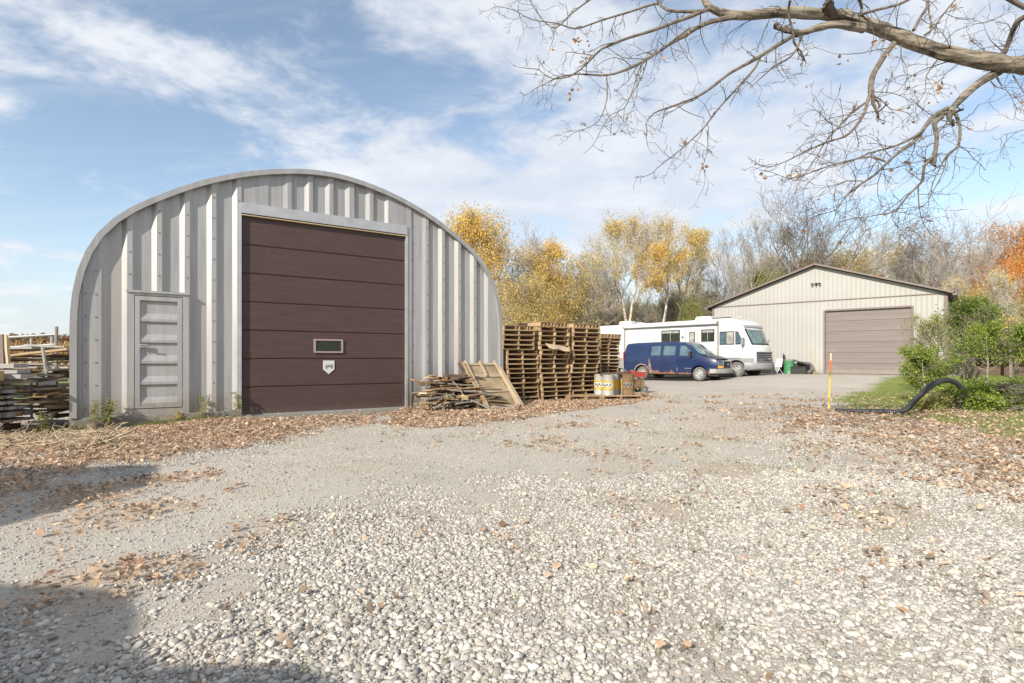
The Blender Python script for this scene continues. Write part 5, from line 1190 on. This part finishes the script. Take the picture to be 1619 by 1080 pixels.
for px in list(range(1505, 1690, 17)):
    plant('woodland_tree', ('bareC', 'goldB', 'sapling', 'olive', 'orange')[n % 5], px+rr.randint(-6, 6), rr.uniform(36, 60), rr.randint(440, 520), 'autumn tree low in the woods beyond the right hand bushes', 'tree', 'woodland trees beyond the bushes'); n += 1
def underbrush():
    seg = []; rg = random.Random(3); pts = []
    for i in range(1500):
        D = rg.uniform(52, 85); x = rg.uniform(-.02, 1.02)*D; z = .33; h = rg.uniform(1.5, 5.5)*(1 if rg.random() < .8 else 1.6); p = Vector((x, D, z)); d = Vector((rg.gauss(0, .12), rg.gauss(0, .12), 1)).normalized(); r = rg.uniform(.02, .07)
        for k in range(4):
            d = (d+Vector((rg.gauss(0, .12), rg.gauss(0, .12), .1))).normalized(); q = p+d*h/4; seg.append((p, q, r, r*.75, 0)); p, r = q, r*.75
            for _ in range(2): e = (d+Vector((rg.gauss(0, .6), rg.gauss(0, .6), .1))).normalized(); seg.append((p, p+e*h*.22, r*.4, .006, 1)); pts.append((p+e*h*.2, 1))
    tag(link('woodland_underbrush', seg_mesh('woodland_underbrush', seg, .008, TW)), 'tangle of bare stems closing the view through the woods', 'underbrush', kind='stuff')
    me = leaf_cloud('woodland_leaves', pts, 12000, .22, .8, M['lgold'], .12, 5, .42); tag(link('woodland_leaves', me), 'yellow and brown leaves low in the woods', 'leaves', kind='stuff')
underbrush()
def far_woods():
    rg = np.random.default_rng(8); n = 30000; x = rg.uniform(-330, -60, n); y = rg.uniform(150, 175, n); top = 5.5+3.2*fbm(x*.05, y*.02, 3); z = rg.uniform(0, 1, n)**.7*top
    V, F = leaf_mesh(x, y, z, rg.uniform(.7, 1.4, n), 1.2); tag(link('distant_woods', np_mesh('distant_woods', V, [F]), None, leafmat('distant_leaves', (.30, .16, .09), (.36, .24, .13), (.22, .17, .11))), 'low russet line of woods on the left horizon', 'woods', kind='stuff')
far_woods()
def corn():
    rg = np.random.default_rng(6); n = 5200; x = -62+np.floor(rg.uniform(0, 62, n))*.76+rg.normal(0, .05, n); y = 36+rg.uniform(0, 26, n)**1.0; keep = x < -12; x, y = x[keep], y[keep]; k = len(x); P0 = np.stack([x, y, np.zeros(k)-.15], 1); h = rg.uniform(2.1, 2.7, k); P1 = P0+np.stack([rg.normal(0, .08, k), rg.normal(0, .08, k), h], 1)
    V, F = tubes(P0, P1, np.full(k, .018), np.full(k, .008), 3); Vs = [V]; Fs = [F]; off = len(V)
    for j in range(9):
        t = rg.uniform(.18, .98, k); B = P0+(P1-P0)*t[:, None]; a = rg.uniform(0, 2*PI, k); L = rg.uniform(.35, .7, k); d = np.stack([np.cos(a), np.sin(a), 0*a], 1); w = np.stack([-np.sin(a), np.cos(a), 0*a], 1)*.035
        m = B+d*L[:, None]*.5+np.array([0, 0, .12]); e = B+d*L[:, None]+np.stack([0*a, 0*a, -L*.5], 1); V = np.stack([B-w*.5, B+w*.5, m+w, m-w, e], 1).reshape(-1, 3); o = off+np.arange(k)*5
        Vs.append(V); Fs += [np.stack([o, o+1, o+2, o+3], 1), np.stack([o+3, o+2, o+4], 1)]; off += len(V)
    tag(link('corn_field', np_mesh('corn_field', np.concatenate(Vs), Fs), None, M['field']), 'ripe dry corn field behind the planks at far left', 'corn', kind='stuff')
corn()

# ------------------------------------------------------------------ shrubs and weeds
def shrub(name, px, D, top, w, label, leaf, n, seed, stems=5, c0=.3, size=.06, trunk='bark', thr=.42, H=3.0):
    seg, tips = grow(seed, H, .06*stems**.5, crown0=c0, spread=.5, up=.4, nb=16, levels=3, multi=stems, lens=(.34, .5, .5, .5), wig=.2)
    x = (px-CX)/FPX*D; z0 = float(gz(x, D)); h = CZ+(HY-top)/FPX*D-z0; co = np.array([q[1][:] for q in seg]); hh = np.percentile(co[:, 2], 99); ww = np.percentile(np.abs(co[:, 0]), 97)*2
    s = h/hh; wx = w/ww; f = lambda v: Vector((v.x*wx, v.y*wx, v.z*s)); rs = max(.35, min(1, s)); seg = [(f(a), f(b), r0*rs, r1*rs, l) for a, b, r0, r1, l in seg]; tips = [(f(p), l) for p, l in tips if p.z > .02]
    o = empty(name, (x, D, z0), 0, label, 'shrub' if name != 'small_tree' else 'tree'); link('trunk', seg_mesh('stems', seg, .004, M[trunk]), o)
    link('crown', leaf_cloud('crown', tips, n, size, .07, M[leaf], 1.5, seed, thr), o)
shrub('small_tree', 1522, 16.6, 476, 2.75, 'bushy green small tree with many pale stems, nearest the barn corner', 'lgreen', 17000, 101, 7, .36, .055, thr=.36)
shrub('small_tree', 1578, 14.2, 512, 1.75, 'right hand small tree with bright leaves over a crooked pale trunk', 'lbright', 10500, 103, 2, .45, .055, thr=.36)
shrub('small_tree', 1618, 15.5, 500, 1.9, 'thin sparse small tree cut by the right edge of the photo', 'lgold', 1800, 104, 3, .5, .05)
shrub('bush', 1474, 15.2, 552, 1.15, 'light green bush in front of the barn door edge', 'lbright', 9500, 107, 4, .2, .055, thr=.38, H=1.6)
shrub('bush', 1468, 19.5, 500, 1.7, 'thin leafed shrub against the cream barn corner', 'lolive', 5000, 108, 5, .15, .06, thr=.36, H=2.4)
shrub('low_bush', 1500, 13.2, 614, 1.4, 'low leafy clump under the arching black pipe', 'lbright', 9000, 111, 6, .05, .06, H=.8)
shrub('low_bush', 1545, 13.0, 630, 1.2, 'bright green clump at the foot of the first small tree', 'lbright', 6500, 113, 6, .05, .055, H=.6)
shrub('low_bush', 1604, 12.8, 604, 1.2, 'tall weedy clump at the right edge of the photo', 'lgreen', 7000, 115, 6, .05, .055, H=1.0)
shrub('low_bush', 1462, 12.9, 628, .9, 'small weedy clump touching the black pipe', 'lolive', 3500, 117, 5, .05, .05, H=.5)
def weed(name, s, d, h, n, seed, leaf, label, lw=.05):
    rg = random.Random(seed); b = hutp(s, d, float(gz(*hutp(s, d)[:2]))); o = empty(name, b, 0, label, 'weed'); st = MB(); lf = MB()
    for k in range(3 if h > .25 else 2):
        top = Vector((rg.gauss(0, .07), rg.gauss(0, .05), h*rg.uniform(.75, 1))); st.tube([(rg.gauss(0, .02), 0, -.02), top*.5, top], .006, 5)
        for i in range(n):
            t = rg.uniform(.35, 1); p = top*t; a = rg.uniform(0, 6.28); L = lw*rg.uniform(1.0, 2.2); e = p+Vector((math.cos(a)*L, math.sin(a)*L, rg.uniform(-.5, .25)*L)); w = Vector((-math.sin(a), math.cos(a), .2))*L*.17; m_ = (p+e)/2+Vector((0, 0, .008)); lf.add([p, m_-w, e, m_+w], [(0, 1, 2, 3)])
    st.build('stem', M['wood2'], o); lf.build('foliage', M[leaf], o)
weed('tall_weed', .52, .16, .62, 34, 1, 'weed', 'leafy weed drooping over the footing left of the small metal door', .07)
weed('tall_weed', .30, .10, .68, 26, 2, 'weed', 'feathery pale weed against the left wall panel of the hut')
weed('tall_weed', 2.05, .10, .55, 22, 3, 'weed', 'yellowing weed between the small metal door and the overhead door')
weed('tall_weed', 1.62, .12, .25, 18, 4, 'lgold', 'dry low weed under the small metal door')
weed('tall_weed', 2.74, .10, .55, 22, 5, 'weed', 'green topped weed at the left jamb of the overhead door', .055)
weed('tall_weed', -.35, .3, .5, 30, 6, 'lgreen', 'dark green weed at the left foot of the hut')

# ------------------------------------------------------------------ the oak whose limb reaches in from the right
def oak():
    o = empty('overhanging_oak', (9.6, 6.9, 0), 0, 'bare oak limb with rough bark reaching over the yard from the right', 'tree'); OX = Vector((9.6, 6.9, 0))
    c8 = lambda x, y: (780+x/1.93, y/1.93); c6 = lambda x, y: (1200+x/4.153, 120+y/4.153); c4 = lambda x, y: (1280+x/4.501, y/4.501)
    def W(p, D): return Vector(((p[0]-CX)/FPX*D, D, CZ+(HY-p[1])/FPX*D))-OX
    rg = random.Random(12); big = MB(); small = MB(); twv = []; 
    def limb(pts, w0, w1, D0, D1, f=None):
        P = [W(f(*p) if f else p, D0+(D1-D0)*i/(len(pts)-1)+(rg.uniform(-.06, .06) if 0 < i < len(pts)-1 else 0)) for i, p in enumerate(pts)]
        Q = []; ws = []
        for i in range(len(P)-1):
            p0, p1, p2, p3 = P[max(i-1, 0)], P[i], P[i+1], P[min(i+2, len(P)-1)]; n = max(2, int((p2-p1).length/.09))
            for k in range(n):
                t = k/n; Q.append(.5*((2*p1)+(-p0+p2)*t+(2*p0-5*p1+4*p2-p3)*t*t+(-p0+3*p1-3*p2+p3)*t**3))
                u = (i+t)/(len(P)-1); ws.append((w0+(w1-w0)*u)*(.395 if w0 > 10 else .40)*D0/FPX)
        Q.append(P[-1]); ws.append(w1*.5*D0/FPX); r0 = ws[0]
        if w0 > 5: ws = [w*(1+rg.uniform(-.07, .09)) for w in ws]; Q = [q+Vector((rg.gauss(0, .05), rg.gauss(0, .05), rg.gauss(0, .05)))*w*.9 if 0 < j < len(Q)-1 else q for j, (q, w) in enumerate(zip(Q, ws))]
        if w0 > 12:   # shaggy bark: ring radii vary round the limb
            n = 22; V = []; up = None; hsh = [rg.uniform(-1, 1) for _ in range(n)]
            for j, (q, r) in enumerate(zip(Q, ws)):
                d = (Q[min(j+1, len(Q)-1)]-Q[max(j-1, 0)]).normalized(); up = up or Vector((0, 0, 1)); a = d.cross(up).normalized(); b = a.cross(d).normalized(); up = b; hsh = [max(-1, min(1, h*.75+rg.uniform(-.6, .6))) for h in hsh]
                for k in range(n): t = 2*PI*k/n; V.append(q+(a*math.cos(t)+b*math.sin(t))*r*(1+.075*hsh[k]+.03*(-1)**k))
            big.add(V, [(i*n+k, i*n+(k+1) % n, (i+1)*n+(k+1) % n, (i+1)*n+k) for i in range(len(Q)-1) for k in range(n)])
        else: small.tube(Q, ws, 8 if w0 > 4 else 6)
        twv.append((Q, ws)); return Q
    # trunk and rising main limb; then what the photo shows
    big.tube([Vector((0, 0, -.3)), Vector((0, 0, .3)), Vector((.05, 0, 1.6)), Vector((.0, .05, 3.2)), Vector((-.1, 0, 4.6)), Vector((.1, .1, 6.4)), Vector((.3, .1, 8.5))], [.52, .40, .34, .31, .29, .2, .1], 16)
    big.tube([Vector((.1, .1, 6.0)), Vector((1.0, .3, 7.4)), Vector((1.9, .2, 9.2))], [.15, .1, .05], 10); big.tube([Vector((0, .0, 4.8)), Vector((.6, -1.0, 6.4)), Vector((1.0, -2.4, 7.6))], [.17, .11, .05], 10)
    limb([(1990, 128), (1850, 110), (1740, 108), (1660, 106), (1619, 104), (1588, 101), (1537, 93), (1480, 80), (1428, 60), (1376, 41), (1324, 26)], 37, 21, 6.9, 6.6)
    limb([(545*2, 50), (950, 40), (850, 39), (750, 48), (700, 40), (660, 22), (645, 0), (640, -40)], 21, 10, 6.6, 6.4, c8)
    limb([(1130, 88), (1050, 74), (1000, 82), (960, 95), (925, 102)], 15, 11, 6.6, 6.5, c8)
    limb([(925, 102), (880, 130), (800, 180), (720, 225), (640, 285), (560, 320), (490, 345), (465, 378)], 9, 1.6, 6.5, 6.2, c8)
    limb([(815, 170), (800, 205), (750, 262), (690, 328), (640, 392), (590, 440), (540, 482), (500, 512)], 5, 1.2, 6.5, 6.1, c8)
    limb([(945, 100), (930, 140), (905, 175), (860, 200), (820, 235), (790, 262)], 5, 1.5, 6.5, 6.3, c8)
    limb([(652, 398), (655, 450), (640, 505)], 2.6, 1.0, 6.3, 6.2, c8)
    limb([(745, 50), (680, 62), (640, 75), (590, 105), (530, 140), (470, 180), (400, 215), (340, 230), (260, 226), (200, 236), (150, 260)], 10.5, 1.4, 6.4, 6.8, c8)
    limb([(660, 26), (600, 50), (560, 65), (480, 95), (400, 120), (330, 150), (290, 190), (240, 230), (180, 240), (140, 214)], 8.5, 1.4, 6.4, 6.9, c8)
    limb([(640, 36), (590, 36), (530, 30), (505, 8), (490, -30)], 6.5, 4.5, 6.5, 6.6, c8)
    limb([(512, 14), (490, 12), (420, 35), (330, 62), (250, 88), (200, 72), (120, 60), (60, 30), (15, 20)], 5, 1.0, 6.6, 7.2, c8)
    limb([(300, -5), (240, 40), (190, 85), (150, 60), (110, 0)], 3.4, 1.6, 6.8, 7.1, c8)
    limb([(600, 85), (540, 130), (490, 170), (450, 200), (430, 260), (400, 330), (355, 352), (322, 410)], 4, 1.0, 6.5, 6.3, c8)
    limb([(345, 232), (347, 300), (322, 368), (278, 395)], 3, 1.0, 6.7, 6.5, c8)
    limb([(470, 180), (455, 230), (420, 290), (385, 330)], 2.4, .9, 6.6, 6.4, c8)
    limb([(1222, 132), (1180, 190), (1155, 240), (1152, 282)], 12, 8.5, 6.7, 6.4, c8)
    limb([(740, 90), (715, 160), (690, 250), (625, 345), (560, 400), (430, 440), (300, 500), (180, 560), (95, 592)], 7, 1.2, 6.4, 5.9, c6)
    limb([(722, 160), (690, 182), (600, 250), (520, 340), (430, 440), (385, 520), (300, 640)], 5.5, 1.2, 6.4, 6.1, c6)
    limb([(520, 335), (440, 290), (410, 250), (370, 225)], 2.4, .8, 6.2, 6.1, c6); limb([(745, 130), (800, 155), (860, 215), (930, 230), (1000, 250)], 2.4, .8, 6.4, 6.6, c6)
    limb([(1560, 205), (1520, 232), (1480, 255), (1420, 310), (1390, 345)], 17, 10, 6.9, 6.5, c8)
    limb([(1270, 240), (1180, 255), (1130, 292), (1060, 372), (960, 432), (850, 475), (740, 502), (600, 560), (480, 600)], 7.5, 1.2, 6.5, 6.1, c6)
    limb([(1240, 210), (1130, 280), (1060, 380), (1000, 450), (920, 500), (830, 582), (760, 650), (680, 702), (600, 760), (540, 832), (500, 882), (400, 910)], 8, 1.3, 6.5, 5.8, c6)
    limb([(1200, 270), (1152, 315), (1168, 400), (1152, 530)], 9, 7.5, 6.5, 6.35, c6); limb([(1150, 530), (1085, 590), (1072, 690), (980, 782), (890, 890), (780, 912), (670, 932)], 6.5, 1.1, 6.35, 6.2, c6)
    limb([(1285, 235), (1320, 335), (1308, 460), (1240, 512), (1190, 600), (1140, 705)], 6.5, 1.6, 6.5, 6.2, c6); limb([(1240, 515), (1205, 640), (1130, 780), (1080, 852), (940, 870)], 3, 1, 6.3, 6.1, c6)
    limb([(1045, 720), (1050, 850), (1080, 970), (1132, 1040)], 2.8, 1, 6.3, 6.2, c6); limb([(882, 885), (880, 950), (930, 1012)], 2.2, .9, 6.2, 6.1, c6)
    limb([(830, 562), (730, 530), (620, 550), (500, 580), (400, 612), (300, 650), (200, 672), (120, 648)], 4.5, 1.1, 6.0, 6.0, c6); limb([(1245, 285), (1180, 370), (1090, 400)], 2.6, 1, 6.5, 6.4, c6)
    limb([(680, 690), (580, 690), (520, 710), (440, 770)], 2.4, .9, 6.0, 6.0, c6)
    limb([(1640, 90), (1526, 120), (1470, 170), (1430, 260), (1385, 378)], 12, 8, 6.4, 6.9, c4); limb([(1400, -20), (1526, 50), (1640, 80)], 9, 10, 6.3, 6.3, c4)
    limb([(340, 120), (400, 92), (480, 70), (620, 35), (700, 0), (760, -30)], 6, 4, 6.6, 6.3, c4); limb([(350, 130), (372, 60), (350, -10)], 6, 5, 6.6, 6.5, c4)
    limb([(740, 215), (785, 130), (830, 60), (850, -10)], 6, 4, 6.7, 6.9, c4); limb([(820, 250), (880, 200), (960, 90), (1040, -5)], 4.5, 2.4, 6.7, 6.9, c4); limb([(875, 200), (850, 90), (845, 20)], 3.4, 2.4, 6.8, 6.9, c4)
    limb([(960, 300), (1040, 220), (1180, 170)], 2, .8, 6.8, 6.6, c4); limb([(980, 440), (800, 500), (690, 570), (640, 640), (540, 680)], 2.2, .8, 6.8, 6.6, c4); limb([(910, 425), (830, 540), (825, 650), (760, 740)], 2.4, .9, 6.7, 6.6, c4)
    limb([(655, 320), (650, 400), (690, 480), (695, 540)], 2.2, .8, 6.6, 6.5, c4); limb([(1370, 360), (1290, 290), (1250, 210)], 2.2, .8, 6.8, 6.7, c4); limb([(1450, 540), (1480, 590), (1526, 660)], 3, 1.5, 6.8, 6.6, c4)
    limb([(1290, 580), (1330, 620), (1400, 640), (1440, 700)], 2.6, .9, 6.6, 6.5, c4); limb([(1640, 900), (1526, 925), (1440, 945), (1380, 960)], 1.6, .8, 6.4, 6.3, c4)
    limb([(1012, 0), (1000, 40), (1025, 90), (1035, 130)], 5, 4, 6.3, 6.5, lambda x, y: (780+(x*0+900+ (x-1000)*.5)/1.93, y/1.93))
    big.build('main_limbs', M['barko'], o, sm=True); small.build('side_branches', M['branch'], o, sm=True)
    # fine twigs
    P0, P1, R0, R1 = [], [], [], []; ends = []
    def tw(p, d, L, r, lv):
        n = 4; q = p
        for i in range(n):
            d = (d+Vector((rg.gauss(0, .26), rg.gauss(0, .26), rg.gauss(0, .24)-.02))).normalized(); e = q+d*L/n; P0.append(q[:]); P1.append(e[:]); R0.append(r); R1.append(r*.85); q = e; r = max(r*.86, .0022)
            if lv < 2 and rg.random() < (.62 if lv == 0 else .5):
                a = Vector((rg.gauss(0, 1), rg.gauss(0, .7), rg.gauss(0, 1))).normalized(); tw(q, (d*.55+a*.75).normalized(), L*rg.uniform(.35, .65), r*.7, lv+1)
        ends.append((q, lv))
    for Q, ws in twv:
        for j in range(1, len(Q)):
            w = ws[j]; pr = .68 if w < .012 else .48 if w < .03 else .26
            if rg.random() < pr:
                d0 = (Q[j]-Q[j-1]).normalized(); a = Vector((rg.gauss(0, 1), rg.gauss(0, .6), rg.gauss(-.25, 1))).normalized(); L = rg.uniform(.15, .42) if w < .012 else rg.uniform(.2, .6)
                tw(Q[j], (d0*.5+a*.8).normalized(), L, min(.0062, max(.0032, w*.5)), 0)
        tw(Q[-1], (Q[-1]-Q[-2]).normalized(), .28, max(.002, ws[-1]), 0)
    V, F = tubes(P0, P1, np.array(R0), np.array(R1), 4); link('twigs', np_mesh('twigs', V, [F], True), o, M['otwig'])
    # a few withered leaves still hanging
    spots = [W(p, D) for p, D in ((c8(258, 122), 6.8), (c8(262, 130), 6.8), (c4(120, 45), 6.5), (c4(940, 620), 6.6), (c4(960, 640), 6.6), (c6(1195, 80), 6.5), (c8(240, 285), 6.7), (c8(290, 150), 6.8), (c4(250, 430), 6.6), (c8(640, 510), 6.2))]
    C = np.array([(s+Vector((rg.gauss(0, .03), rg.gauss(0, .03), rg.gauss(0, .04))))[:] for s in spots for _ in range(5)]); C = np.concatenate([C, np.array([ends[rg.randrange(len(ends))][0][:] for _ in range(120)])]); k = len(C)
    V, F = leaf_mesh(C[:, 0], C[:, 1], C[:, 2], RNG.uniform(.03, .06, k), 1.2); link('withered_leaves', np_mesh('withered_leaves', V, [F]), o, leafmat('withered_leaves', (.45, .26, .14), (.55, .38, .24), (.32, .18, .10)))
oak()

# ------------------------------------------------------------------ unseen farmhouse blocks, added behind and left of the camera to cast the yard shade
def shade_caster():
    # roof corners found by following the sun back from the shade's outline on the ground
    k = 1/math.tan(SUN_EL); ax, ay = math.cos(SUN_AZ), math.sin(SUN_AZ)
    def back(p, z): return (p[0]+ax*k*z, p[1]+ay*k*z)
    def block(name, foot, h, label):
        o = empty(name, (0, 0, 0), 0, label, 'shade_caster'); c = [back(p, h) for p in foot]; cx = sum(p[0] for p in c)/len(c); cy = sum(p[1] for p in c)/len(c)
        w = MB(); w.prism([(cx+(x-cx)*.93, cy+(y-cy)*.93) for x, y in c], -.3, h-.1, 'z'); w.build('wall', M['brick'], o); r = MB(); r.prism(c, h-.12, h, 'z'); r.build('roof', M['shingle'], o); return o
    A = [G(252, 735), G(243, 765), G(190, 780), G(0, 832), (-14, 3.3), (-14, 6.3), G(0, 742)]
    block('shade_caster', A, 4.2, 'unseen farmhouse block off to the left, shaped to cast shade on the yard')
    B = [G(560, 1083), G(490, 1052), G(262, 1052), G(215, 1010), G(222, 960), G(190, 932), G(0, 922), (-9, 2.6), (-9, -4), (-.3, -4), (-.3, 1.6)]
    block('shade_caster', B, 3.4, 'unseen farmhouse block behind the camera, shaped to cast the near shade')
shade_caster()
